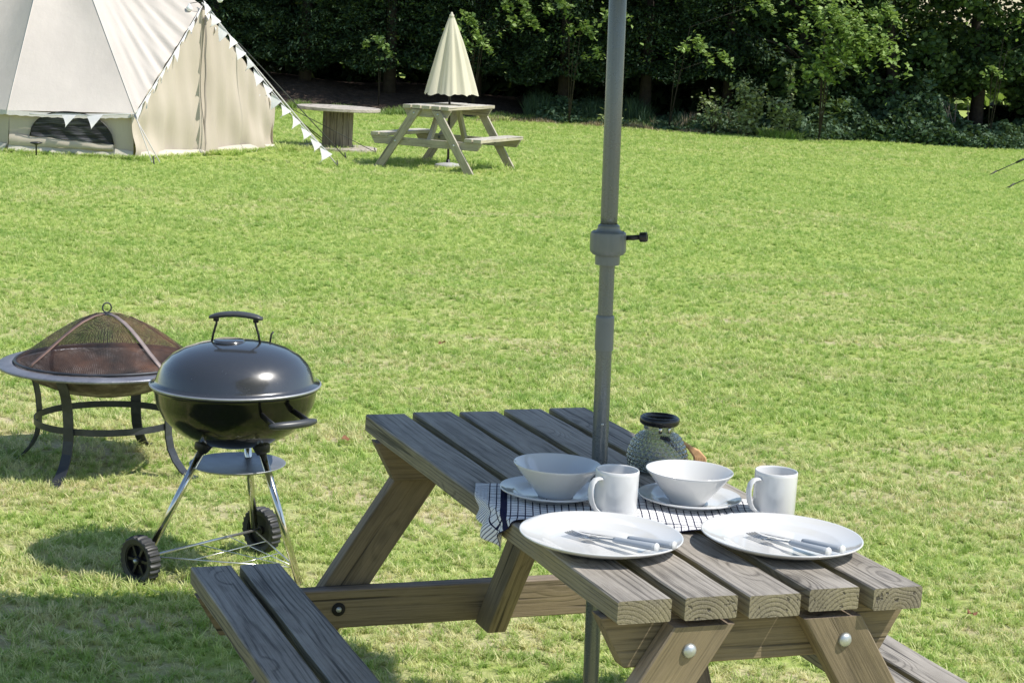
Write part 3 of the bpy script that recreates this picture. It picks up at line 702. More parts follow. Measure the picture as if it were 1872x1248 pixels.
# ------------------------------------------------------------------ picnic tables
W_, G_, T_ = 0.0937, 0.0211, 0.038
HT, HB = 0.72, 0.3877
def picnic_table(loc, yaw, label, mats, near=True, ends=None):
    wt, wl = mats
    root = empty('picnic_table', loc, label, 'picnic table', None, tilt(yaw))
    W = 5 * W_ + 4 * G_; L = 1.4136
    ends = ends or [(0, 0)] * 5
    for i in range(5):
        x = -W / 2 + W_ / 2 + i * (W_ + G_)
        board('tabletop_plank', (x, -L / 2 + ends[i][0], HT - T_ / 2 + [0, .0015, -.001, .001, 0][i]), (x, L / 2 + ends[i][1], HT - T_ / 2 + [0, .001, -.001, 0, .001][i]), (1, 0, 0), W_, T_, wt, root, seed=i)
    bw, bg, bo = .0916, .0181, .4656
    for s in (-1, 1):
        for k in range(2):
            x = s * (bo + bw / 2 + k * (bw + bg)); board('bench_plank', (x, -.674, HB - T_ / 2), (x, .674, HB - T_ / 2), (1, 0, 0), bw, T_, wt, root, seed=10 + k)
    zt = HT - T_; t = .038
    for s, vb in ((-1, -.640), (1, .595)):
        lv = vb + s * (t / 2 + t / 2 + .001)
        # cross bearers: under the top, and from bench to bench
        board('top_bearer', (-.262, vb, zt - .045), (.262, vb, zt - .045), (0, 0, 1), .088, t, wl, root, cut0=-.55, cut1=.55)
        board('seat_bearer', (-.645, vb, HB - T_ - .0455), (.645, vb, HB - T_ - .0455), (0, 0, 1), .088, t, wl, root, cut0=-.6, cut1=.6)
        for q in (-1, 1):
            p0 = Vector((q * .118, lv, zt - .012)); p1 = Vector((q * .557, lv, -.01))
            sl_ = (p1.x - p0.x) / (p1.z - p0.z)
            d = (p1 - p0).normalized(); wx = Vector((0, 1, 0)).cross(d)
            cut = -wx.z / d.z if abs(d.z) > 1e-6 else 0
            lg = board('leg', p0, p1, wx, .092, t, wl, root, cut0=cut, cut1=cut)
            # dome head bolts through leg and bearers
            for z in (zt - .052, HB - T_ - .045):
                x = p0.x + (z - p0.z) * sl_
                MB().lathe([(.0001, .0075), (.006, .0068), (.0105, .004), (.0128, 0), (.0001, 0)], 20, (x, lv + s * (t / 2 + .0005), z), (0, s, 0)).build('bolt', M['bolt'], root)
            # nut on the seat bearer's inner face; a black disc paints the counterbore's shade
            z = HB - T_ - .045; x = p0.x + (z - p0.z) * sl_
            MB().lathe([(.0001, .0012), (.0155, .0012), (.0155, 0)], 24, (x, vb - s * (t / 2 + .0003), z), (0, -s, 0)).build('bolt_recess_shade', M['hole'], root)
            MB().lathe([(.0001, .004), (.0055, .0035), (.0065, .001)], 12, (x, vb - s * (t / 2 + .002), z), (0, -s, 0)).build('nut', M['bolt'], root)
        # diagonal brace from seat bearer to the underside of the top
        p0 = Vector((0, vb - s * .045, HB - T_ - .098)); p1 = Vector((0, vb - s * .34, zt - .002))
        d = (p1 - p0).normalized(); wx = Vector((1, 0, 0)).cross(d)
        cut = -wx.z / d.z
        board('brace', p0, p1, wx, .070, .045, wl, root, cut0=cut, cut1=cut)
    return root
NT_LOC = Vector((0.163, 3.5674, gz(.163))); NT_YAW = 0.3708
near_table = picnic_table(NT_LOC, NT_YAW, 'weathered grey picnic table in the foreground laid with white plates', (M['wood_top'], M['wood_leg']),
    ends=[(0.006, -.014), (0.0, -.004), (-.002, 0), (.006, .012), (-.006, .014)])
far_table = picnic_table(Vector((-.8137, 21.4028, gz(-.8137))), -.3544, 'pale wooden picnic table standing far off under the closed ivory parasol', (M['wood_pale'], M['wood_far_leg']))
RT = QG @ Matrix.Rotation(NT_YAW, 3, 'Z')
def T(u, v, z=HT): return NT_LOC + RT @ Vector((u, v, z))
QT = RT.to_quaternion()

# ------------------------------------------------------------------ near parasol
def near_parasol():
    x, y = T(0, 0).x - .004, T(0, 0).y + .01; g = gz(x)
    root = empty('parasol', (x, y, 0), 'tall grey parasol pole rising through the laid picnic table', 'parasol')
    MB().lathe([(.0001, g + .02), (.0158, g + .02), (.0158, 1.042)], 28).build('lower_pole', M['pole'], root)
    MB().lathe([(.0178, .985), (.0182, .99), (.0182, 1.048), (.0176, 1.052), (.0160, 1.054)], 28).build('pole_joint', M['pole_plastic'], root)
    MB().lathe([(.0150, 1.05), (.0150, 1.20)], 28).build('inner_pole', M['pole'], root)
    # clamp collar with flutes
    mb = MB().lathe([(.0165, 1.152), (.0235, 1.153), (.0240, 1.159), (.0240, 1.170), (.0300, 1.174)], 32)
    v = []; f = []; n = 64
    prof = [(.0300, 1.173), (.0345, 1.178), (.0352, 1.183), (.0352, 1.209), (.0340, 1.215), (.0300, 1.218)]
    for j in range(n):
        a = 2 * math.pi * j / n; k = 1 - .035 * (1 if (j % 8) in (0, 1) else 0)
        for r, z in prof: v.append((r * k * math.cos(a), r * k * math.sin(a), z))
    m = len(prof)
    for j in range(n):
        for i in range(m - 1): f.append([j * m + i, ((j + 1) % n) * m + i, ((j + 1) % n) * m + i + 1, j * m + i + 1])
    mb.add(v, f)
    mb.lathe([(.0300, 1.217), (.0240, 1.219), (.0215, 1.224), (.0215, 1.228), (.0172, 1.232)], 32)
    col = autosmooth(mb.build('clamp_collar', M['pole_plastic'], root), 35)
    sc = MB().tube([(.033, -.004, 1.206), (.062, -.012, 1.209)], .0048, 12)
    sc.lathe([(.0001, 0), (.0088, 0), (.0095, .002), (.0095, .012), (.0085, .0145), (.0050, .0145), (.0045, .011), (.0001, .011)], 20, (.060, -.0115, 1.209), (.97, -.25, .08))
    sc.build('clamp_screw', M['black_plastic'], root)
    MB().lathe([(.0150, 1.215), (.0158, 1.21), (.0165, 1.25), (.0168, 1.252), (.0172, 2.17), (.0001, 2.18)], 28).build('upper_pole', M['pole'], root)
    # rivet
    MB().lathe([(.0001, .002), (.0025, .0015), (.003, 0)], 10, (.002, -.0158, .84), (0, -1, 0)).build('rivet', M['bolt'], root)
    # canopy, open above the picture
    ns = 8; rr = .975; v = [(0.16, .08, 2.26)]; f = []; rings = 7; seg = 6; tot = ns * seg; a0 = R(-12)
    for i in range(1, rings + 1):
        u = i / rings
        for j in range(tot):
            s, fr = divmod(j, seg); fr /= seg
            A = a0 + 2 * math.pi * s / ns; B = a0 + 2 * math.pi * (s + 1) / ns
            px = (math.cos(A) * (1 - fr) + math.cos(B) * fr) * rr * u; py = (math.sin(A) * (1 - fr) + math.sin(B) * fr) * rr * u
            sag = .03 * u * math.sin(math.pi * fr)
            v.append((px * (1 - sag * .8) + .16, py * (1 - sag * .8) + .08, 2.26 - .26 * u - .03 * math.sin(math.pi * u) * math.sin(math.pi * fr)))
    for j in range(tot): f.append([0, 1 + j, 1 + (j + 1) % tot])
    for i in range(rings - 1):
        for j in range(tot): f.append([1 + i * tot + j, 1 + (i + 1) * tot + j, 1 + (i + 1) * tot + (j + 1) % tot, 1 + i * tot + (j + 1) % tot])
    pymesh('canopy', v, f, M['canopy_grey'], root, True)
    for s in range(ns):
        A = a0 + 2 * math.pi * s / ns
        MB().tube([(.16, .08, 2.24), (.16 + rr * math.cos(A), .08 + rr * math.sin(A), 1.99)], .005, 6).build('rib', M['pole'], root)
near_parasol()

# ------------------------------------------------------------------ tableware
def plate(u, v, R_, z, label, group, name, h=.021, turn=0):
    root_loc = T(u, v, z); k = R_
    prof = [(.0001, .0035), (k * .55, .0035), (k * .64, .0055), (k * .715, .0115), (k * .76, .0130), (k * .90, .0165), (k * .975, h - .001), (k * .992, h), (k, h - .0018), (k * .985, h - .0038), (k * .90, .0125), (k * .74, .0075), (k * .66, .0015), (k * .62, 0), (k * .59, 0), (k * .57, .0018), (.0001, .0018)]
    o = MB().lathe(prof, 96).build(name, M['porcelain'], None, loc=root_loc, rot=QT); return tag(o, label, 'plate', group)
plate(-.178, -.405, .143, HT + .0035, 'large white dinner plate nearest the left plank, with fork and knife', 'large white dinner plates', 'dinner_plate', .023)
plate(.146, -.462, .143, HT + .0035, 'large white dinner plate on the right planks, with fork and knife', 'large white dinner plates', 'dinner_plate', .023)
plate(-.138, -.078, .099, HT + .0035, 'small white plate in the shade under the left bowl', 'small white plates on the tea towel', 'side_plate', .018)
plate(.113, -.162, .099, HT + .0035, 'small white plate half in sun under the right bowl', 'small white plates on the tea towel', 'side_plate', .018)
def bowl(u, v, z, label):
    prof = [(.0001, .005), (.026, .0055), (.034, .010), (.050, .028), (.072, .053), (.0815, .0635), (.0828, .0645), (.0835, .0635), (.0815, .060), (.074, .0505), (.052, .0245), (.037, .006), (.034, .001), (.031, 0), (.029, .002), (.0001, .002)]
    o = MB().lathe(prof, 80).build('bowl', M['porcelain'], None, loc=T(u, v, z), rot=QT); return tag(o, label, 'bowl', 'white bowls on small plates')
bowl(-.134, -.090, HT + .0078, 'white bowl in full shade on the left small plate')
bowl(.104, -.172, HT + .0078, 'white bowl half in sun on the right small plate')
def mug(u, v, label, hang):
    prof = [(.0001, .006), (.034, .006), (.0365, .010), (.0368, .086), (.0375, .0885), (.039, .0892), (.0403, .088), (.0405, .082), (.0403, .004), (.039, .0008), (.037, 0), (.0001, .001)]
    root = empty('mug', T(u, v, HT), label, 'mug', 'white mugs', QT)
    MB().lathe(prof, 64).build('mug_body', M['porcelain'], root)
    d = Vector((math.cos(hang), math.sin(hang), 0)); pts = []; w_ = []
    for r, z in [(.039, .0745), (.047, .0765), (.056, .0755), (.0635, .069), (.0665, .057), (.0655, .045), (.0615, .033), (.0545, .022), (.046, .0155), (.039, .013)]: pts.append(d * r + Vector((0, 0, z)))
    side = Vector((-d.y, d.x, 0)); m = len(pts); v_ = []; f_ = []; n = 12
    for i, p in enumerate(pts):
        dd = (pts[min(i + 1, m - 1)] - pts[max(i - 1, 0)]).normalized(); nn = side.cross(dd)
        for k in range(n):
            t = 2 * math.pi * k / n; v_.append(p + side * .0068 * math.cos(t) + nn * .0033 * math.sin(t))
    for i in range(m - 1):
        for k in range(n): f_.append([i * n + k, i * n + (k + 1) % n, (i + 1) * n + (k + 1) % n, (i + 1) * n + k])
    pymesh('handle', v_, f_, M['porcelain'], root, True)
mug(-.066, -.214, 'white mug between the two large plates and the left bowl', R(180 + 42) - NT_YAW)
mug(.240, -.262, 'white mug on the right edge of the table against the grass', R(180 + 35) - NT_YAW)

def cutlery(kind, p0, p1, label, group):
    """p0 working end, p1 handle end in table coordinates"""
    a = T(*p0); b = T(*p1); d = (b - a); L = d.length; d.normalize(); up = RT @ Vector((0, 0, 1)); s = d.cross(up).normalized(); up = s.cross(d)
    q = Matrix((s, d, up)).transposed().to_quaternion()
    root = empty(kind, a, label, kind, group, q)
    g = L * .47                                # grip length
    if kind == 'fork':
        mb = MB(); n = 4; w0 = .0215; tl = .042
        for i in range(n):
            x = (i - 1.5) / 1.5 * (w0 / 2 - .0018)
            mb.strap([(x, 0, .005), (x, tl * .5, .0012), (x * .98, tl, .0006)], (1, 0, 0), .0026, .0016)
        rows = [(tl, w0 * .5), (tl + .010, w0 * .5), (tl + .018, w0 * .36), (tl + .026, .0042), (tl + .04, .0028), (L - g + .004, .0036)]; v = []; f = []
        for i, (y, hw) in enumerate(rows):
            z = .0006 + .0035 * max(0, (i - 2)) / 3
            v += [(-hw, y, z), (hw, y, z), (hw, y, z + .0018), (-hw, y, z + .0018)]
        for i in range(len(rows) - 1):
            for k in range(4): f.append([i * 4 + k, i * 4 + (k + 1) % 4, i * 4 + 4 + (k + 1) % 4, i * 4 + 4 + k])
        f += [[3, 2, 1, 0], [len(v) - 4 + k for k in range(4)]]
        mb.add(v, f); mb.build('tines', M['cutlery_steel'], root)
    else:
        bl = L - g; v = []; f = []
        rows = [(0, .0015, .002), (.006, .005, .004), (.02, .0085, .0065), (.05, .0095, .007), (bl - .03, .0090, .0065), (bl - .012, .0055, .005), (bl + .004, .0045, .0045)]
        for y, h1, h2 in rows:                   # blade lying on its side, slightly tipped
            v += [(-h1, y, .0012), (h2, y, .0030), (h2, y, .0042), (-h1, y, .0018)]
        for i in range(len(rows) - 1):
            for k in range(4): f.append([i * 4 + k, i * 4 + (k + 1) % 4, i * 4 + 4 + (k + 1) % 4, i * 4 + 4 + k])
        f += [[3, 2, 1, 0], [len(v) - 4 + k for k in range(4)]]
        pymesh('blade', v, f, M['cutlery_steel'], root, False)
    mb = MB(); v = []; f = []; rows = [(L - g, .0055, .0042), (L - g + .006, .0068, .0052), (L - g * .5, .0082, .0058), (L - .006, .0092, .0062), (L - .001, .0085, .0055), (L, .006, .004)]; n = 12
    for y, a_, b_ in rows:
        for k in range(n):
            t = 2 * math.pi * k / n; v.append((a_ * math.cos(t), y, .0045 + b_ * math.sin(t)))
    for i in range(len(rows) - 1):
        for k in range(n): f.append([i * n + k, i * n + (k + 1) % n, (i + 1) * n + (k + 1) % n, (i + 1) * n + k])
    f += [list(range(n))[::-1], [(len(rows) - 1) * n + k for k in range(n)]]
    mb.add(v, f); mb.build('handle', M['cutlery_grip'], root)
    MB().lathe([(.0001, .0022), (.0066, .0020), (.0076, 0)], 20, (0, L, .0045), (0, 1, 0)).build('handle_cap', M['porcelain'], root)
zc = HT + .0088
cutlery('fork', (-.217, -.352, zc + .001), (-.128, -.522, HT + .0258), 'grey handled fork lying on the left dinner plate', 'grey handled forks')
cutlery('knife', (-.196, -.352, zc + .002), (-.094, -.520, HT + .0268), 'grey handled knife lying on the left dinner plate', 'grey handled knives')
cutlery('fork', (.112, -.410, zc + .001), (.160, -.597, HT + .0268), 'grey handled fork lying on the right dinner plate', 'grey handled forks')
cutlery('knife', (.133, -.410, zc + .002), (.192, -.590, HT + .0268), 'grey handled knife lying on the right dinner plate', 'grey handled knives')

# checked tea towel: lies slantwise across the top, its near left corner hanging over the edge
def towel():
    L, Wd = .575, .262; ns, nv = 190, 88; v = []; uv = []; f = []; edge = -(5 * W_ + 4 * G_) / 2
    ph = R(-21); ax = Vector((math.cos(ph), math.sin(ph))); ay = Vector((-ax.y, ax.x)); o0 = Vector((-.250, .035)) - ay * Wd
    for i in range(ns + 1):
        s_ = i / ns * L
        for j in range(nv + 1):
            t_ = j / nv * Wd
            fr = math.exp(-t_ / .030); lf = math.exp(-s_ / .10)
            # soft creases, strongest towards the near edge and the hanging corner
            cr = .0011 * math.sin(s_ * 47 + 5 * math.sin(t_ * 17)) + .0008 * math.sin(t_ * 71 + s_ * 21) + .0030 * fr * math.sin(s_ * 82 + t_ * 60) + .0022 * lf * math.sin(t_ * 96 + s_ * 30)
            p = o0 + ax * (s_ + .003 * fr * math.sin(s_ * 60)) + ay * (t_ + .0050 * fr * math.sin(s_ * 58 + 1) + .003 * math.sin(s_ * 23))
            z = HT + .0030 + cr + .0012 * abs(math.sin(s_ * 40 + t_ * 9))
            h = edge - p.x
            if h > -.004:
                r_ = .007; a_ = min(math.pi / 2, max(0, h + .004) / r_); hh = max(0, h + .004 - r_ * math.pi / 2)
                fold = (.0085 * math.sin(p.y * 110 + hh * 25) + .006 * math.sin(p.y * 47 + 2)) * min(1, hh / .03)
                x = edge + .004 - r_ * math.sin(a_) - .10 * hh - fold - .010 * min(1, hh / .02)
                z = HT + .0030 + cr * .5 - r_ * (1 - math.cos(a_)) - hh * .97
                v.append((x, p.y + .12 * hh - .004 * math.sin(p.y * 90) * min(1, hh / .03), z))
            else:
                dp = min(math.hypot(p.x + .178, p.y + .405), math.hypot(p.x - .146, p.y + .462))
                if dp < .15: z = HT + .0012 + (z - HT - .0012) * max(0, (dp - .125) / .025)
                v.append((p.x, p.y, max(z, HT + .0010)))
            uv.append((s_, t_))
    for i in range(ns):
        for j in range(nv):
            a = i * (nv + 1) + j; f.append([a, a + nv + 1, a + nv + 2, a + 1])
    o = pymesh('tea_towel', v, f, M['towel'], None, True, loc=NT_LOC, rot=QT, uvs=uv)
    sm = o.modifiers.new('thickness', 'SOLIDIFY'); sm.thickness = .0014; sm.offset = 1
    tag(o, 'white and navy checked tea towel under the small plates, hanging over the left edge', 'tea towel')
towel()

def jar():
    root = empty('glass_jar', T(.170, .105), 'bumpy smoked glass jar with black neck ring behind the right bowl', 'jar', None, QT)
    prof = [(.036, .0), (.048, .002), (.056, .012), (.0595, .028), (.0590, .040), (.0530, .057), (.0440, .072), (.035, .082), (.0315, .087), (.0315, .104)]
    n = 160; v = []; f = []; M_ = 46
    import bisect
    zs = [p[1] for p in prof]
    def rad(z):
        k = min(max(bisect.bisect(zs, z) - 1, 0), len(prof) - 2); a, b = prof[k], prof[k + 1]
        u = (z - a[1]) / (b[1] - a[1]); return a[0] + (b[0] - a[0]) * u
    for i in range(M_ + 1):
        z = .104 * i / M_; r0 = rad(z)
        for j in range(n):
            a = 2 * math.pi * j / n; amp = .0046 if .004 < z < .080 else 0
            r = r0 + amp * abs(math.sin(a * 14 + (math.floor(z / .0085) % 2) * math.pi / 2)) ** .7 * abs(math.sin(z * math.pi / .0085)) ** .7
            v.append((r * math.cos(a), r * math.sin(a), z))
    for i in range(M_):
        for j in range(n): f.append([i * n + j, i * n + (j + 1) % n, (i + 1) * n + (j + 1) % n, (i + 1) * n + j])
    f.append([j for j in range(n)][::-1])
    o = pymesh('jar_body', v, f, M['glass'], root, True); sm = o.modifiers.new('wall', 'SOLIDIFY'); sm.thickness = .0028; sm.offset = -1
    MB().lathe([(.0300, .098), (.0375, .0985), (.0405, .102), (.0412, .107), (.0405, .1125), (.0365, .1155), (.031, .1155), (.0285, .110), (.0285, .100), (.0300, .098)], 56).build('neck_ring', M['jar_rubber'], root)
    mb = MB()
    for a in (-1.35, -1.95): 
        d = Vector((math.cos(a), math.sin(a), 0)); mb.strap([d * .0345 + Vector((0, 0, .099)), d * .0348 + Vector((0, 0, .086))], (-d.y, d.x, 0), .007, .001)
    mb.build('clip', M['chrome'], root)
jar()
def dried():
    root = empty('dried_posy', T(.206, .098, HT), 'tan dried seed heads tied with dark ribbon leaning on the glass jar', 'dried flowers', None, QT)
    rng = random.Random(3); mb = MB()
    for i in range(7):
        o = Vector((.020 - .004 * i, -.01 + .005 * i, 0)); tip = Vector((-.012 + i * .003, .0, .082 - .003 * i))
        b = Vector((.052 + .004 * i, .002, .002)) 
        mid = (tip + b) / 2 + Vector((.012, 0, .008))
        mb.tube([b, b.lerp(mid, .5) + Vector((.006, 0, .004)), mid, tip.lerp(mid, .4), tip], [.002, .004, .0045, .003, .001], 6)
    mb.build('seed_head', M['dried'], root)
    mb = MB()
    for i in range(4):
        mb.strap([(-.050 + .004 * i, -.030 - .002 * i, .080), (-.028 + .004 * i, -.034, .066 - .002 * i), (-.006 + .003 * i, -.034, .050 - .004 * i), (.008, -.034, .036 - .003 * i)], (0, .4, 1), .007, .0012)
    mb.build('ribbon', M['tag_dark'], root)
dried()

# ------------------------------------------------------------------ kettle barbecue
def bbq():
    X, Y = -.785, 5.215; g = gz(X)
    root = empty('kettle_barbecue', (X, Y, g), 'black kettle barbecue with domed lid on chrome wheeled legs', 'barbecue')
    zr = .548 + (-.0) - g + 0.0; zr = .5485
    Rr = .2375
    bowl_ = [(.0001, zr - .176), (.06, zr - .173), (.12, zr - .156), (.17, zr - .126), (.205, zr - .089), (.225, zr - .047), (.231, zr - .012), (.236, zr - .006), (.2385, zr - .003), (.2385, zr + .001), (.233, zr + .002), (.226, zr - .004)]
    MB().lathe(bowl_, 96).build('bowl', M['kettle_bowl'], root)
    lid = MB().lathe([(.2300, zr + .000), (.2395, zr + .002), (.2415, zr + .005), (.2395, zr + .0095), (.2290, zr + .0115), (.2255, zr + .020), (.2185, zr + .040), (.2050, zr + .064), (.1800, zr + .088), (.1430, zr + .108), (.1000, zr + .121), (.0500, zr + .128), (.0001, zr + .130)], 96).build('lid', M['lid'], root)
    # bright bead round the lid edge
    mb = MB(); mb.tube([(.2405 * math.cos(a), .2405 * math.sin(a), zr + .0055) for a in [2 * math.pi * i / 96 for i in range(96)]], .0038, 8, closed=True); mb.build('lid_bead', M['alu'], lid)
    mb = MB().lathe([(.0001, zr + .1345), (.040, zr + .1345), (.0445, zr + .1325), (.046, zr + .1280)], 40, (-.018, -.010, 0)); mb.build('lid_vent', M['lid'], lid)
    # lid handle: two wire posts and a bowed grip
    hx = Vector((math.cos(R(-3)), math.sin(R(-3)), 0)); 
    for s in (-1, 1):
        p = hx * (s * .070)
        MB().tube([p + Vector((0, 0, zr + .120)), p * .93 + Vector((0, 0, zr + .148)), p * .80 + Vector((0, 0, zr + .178)), p * .80 + Vector((0, 0, zr + .194))], .0034, 8).build('handle_post', M['black_plastic'], lid)
    v = []; f = []; n = 12; m = 13
    for i in range(m):
        u = i / (m - 1) * 2 - 1; p = hx * (u * .076); zc_ = zr + .2060 - .011 * u * u; tw = .0185 * (1 - .35 * u ** 4); th = .0085 * (1 - .45 * u ** 6)
        sd = Vector((-hx.y, hx.x, 0))
        for k in range(n):
            t = 2 * math.pi * k / n; v.append(p + sd * tw * math.cos(t) + Vector((0, 0, zc_ + th * math.sin(t))))
    for i in range(m - 1):
        for k in range(n): f.append([i * n + k, i * n + (k + 1) % n, (i + 1) * n + (k + 1) % n, (i + 1) * n + k])
    f += [list(range(n))[::-1], [(m - 1) * n + k for k in range(n)]]
    hh = pymesh('lid_handle', v, f, M['handle_plastic'], lid, True)
    for s in (-1, 1): MB().box(tuple(hx * (s * .057) + Vector((0, 0, zr + .191))), (.014, .016, .014)).build('handle_mount', M['black_plastic'], lid)
    # thermometer / lid hook at back right
    MB().tube([(.085, .09, zr + .110), (.088, .095, zr + .135), (.094, .098, zr + .143)], .003, 6).build('lid_hook', M['black_plastic'], lid)
    # side handles
    def side(az):
        d = Vector((math.cos(az), math.sin(az), 0)); sd = Vector((-d.y, d.x, 0)); zh = zr - .055
        for s in (-1, 1):
            MB().strap([d * .222 + sd * s * .052 + Vector((0, 0, zh + .014)), d * .262 + sd * s * .055 + Vector((0, 0, zh + .004)), d * .298 + sd * s * .056 + Vector((0, 0, zh - .004))], (0, 0, 1), .016, .005).build('handle_bracket', M['black_plastic'], root)
        v = []; f = []; n = 14; m = 15
        for i in range(m):
            u = i / (m - 1) * 2 - 1; p = d * (.300 + .012 * (1 - u * u)) + sd * (u * .075); r1 = .0125 * (1 - .45 * abs(u) ** 5); r2 = .0115 * (1 - .45 * abs(u) ** 5)
            for k in range(n):
                t = 2 * math.pi * k / n; v.append(p + d * r1 * math.cos(t) + Vector((0, 0, zh - .002 + r2 * math.sin(t))))
        for i in range(m - 1):
            for k in range(n): f.append([i * n + k, i * n + (k + 1) % n, (i + 1) * n + (k + 1) % n, (i + 1) * n + k])
        f += [list(range(n))[::-1], [(m - 1) * n + k for k in range(n)]]
        pymesh('side_handle', v, f, M['handle_plastic'], root, True)
    side(R(-50)); side(R(130))
    # legs
    feet = {'a': Vector((-.220, -.142, .088)), 'b': Vector((.034, .166, .088)), 'c': Vector((.205, -.128, .002))}
    for k, ft in feet.items():
        d = Vector((ft.x, ft.y, 0)).normalized(); top = d * .096 + Vector((0, 0, zr - .168))
        MB().tube([top + (top - ft) * .03, ft], .0108, 16).build('leg', M['chrome'], root)
        MB().lathe([(.0001, .030), (.024, .028), (.029, .014), (.023, -.014), (.018, -.026), (.0001, -.027)], 20, tuple(top + Vector((0, 0, .008))), tuple((top - ft).normalized())).build('leg_socket', M['black_plastic'], root)
    # ash catcher
    MB().lathe([(.0001, .000), (.09, .001), (.125, .006), (.136, .012), (.138, .0135), (.136, .0145), (.124, .009), (.09, .0035), (.0001, .0025)], 64, (.008, -.005, .310)).build('ash_catcher', M['alu'], root)
    # wheels and axle
    ax = (feet['b'] - feet['a']).normalized(); ax.z = 0; ax.normalize()
    for k, s in (('a', -1), ('b', 1)):
        c = feet[k].copy(); c.z = .074; c += ax * s * .030; whs = 1.11
        wh = bpy.data.objects.new('wheel', None); C.objects.link(wh); wh.parent = root; wh.location = c
        wh.scale = (whs, whs, whs); wh.rotation_mode = 'QUATERNION'; wh.rotation_quaternion = (ax * s).to_track_quat('Z', 'Y')
        v = []; f = []; n = 96; prof = [(.044, -.014), (.056, -.0175), (.0615, -.016), (.0635, -.006), (.0635, .006), (.0615, .016), (.056, .0175), (.044, .014)]
        for j in range(n):
            a = 2 * math.pi * j / n
            for q, (r, z) in enumerate(prof):
                tr = -.0035 if (q in (2, 3, 4, 5) and (j % 4) in (0, 1)) else 0
                v.append(((r + tr) * math.cos(a), (r + tr) * math.sin(a), z))
        m = len(prof)
        for j in range(n):
            for i in range(m): f.append([j * m + i, ((j + 1) % n) * m + i, ((j + 1) % n) * m + (i + 1) % m, j * m + (i + 1) % m])
        autosmooth(pymesh('tyre', v, f, M['tyre'], wh, True), 30)
        mb = MB().lathe([(.0445, -.012), (.0445, .012), (.040, .012), (.040, -.012), (.0445, -.012)], 48).lathe([(.0001, .015), (.010, .015), (.012, .010), (.012, -.010), (.0001, -.012)], 20)
        mb.lathe([(.0001, -.004), (.042, -.004), (.042, -.001), (.0001, -.001)], 40)
        for i in range(6):
            a = i * math.pi / 3; mb.strap([(.008 * math.cos(a), .008 * math.sin(a), .004), (.042 * math.cos(a), .042 * math.sin(a), .004)], (-math.sin(a), math.cos(a), 0), .007, .010)
        autosmooth(mb.build('rim', M['black_plastic'], wh), 35)
        MB().lathe([(.0001, .0215), (.004, .021), (.0055, .018), (.0055, .014)], 16).build('axle_nut', M['bolt'], wh)
    A = feet['a'] + Vector((0, 0, -.01)); B = feet['b'] + Vector((0, 0, -.01)); Cc = feet['c'] + Vector((-.012, .008, .050))
    MB().tube([A - ax * .02, B + ax * .02], .0042, 10).build('axle', M['rod'], root)
    mb = MB(); mb.tube([A, Cc], .0022, 8).tube([B, Cc], .0022, 8)
    for u in (.30, .62): 
        p = A.lerp(Cc, u); q = B.lerp(Cc, u); mb.tube([p, q], .0015, 6)
    for u in (.45, .75): mb.tube([A.lerp(B, u), Cc.lerp(A.lerp(B, u), .1)], .0015, 6)
    mb.build('wire_rack', M['rod'], root)
bbq()

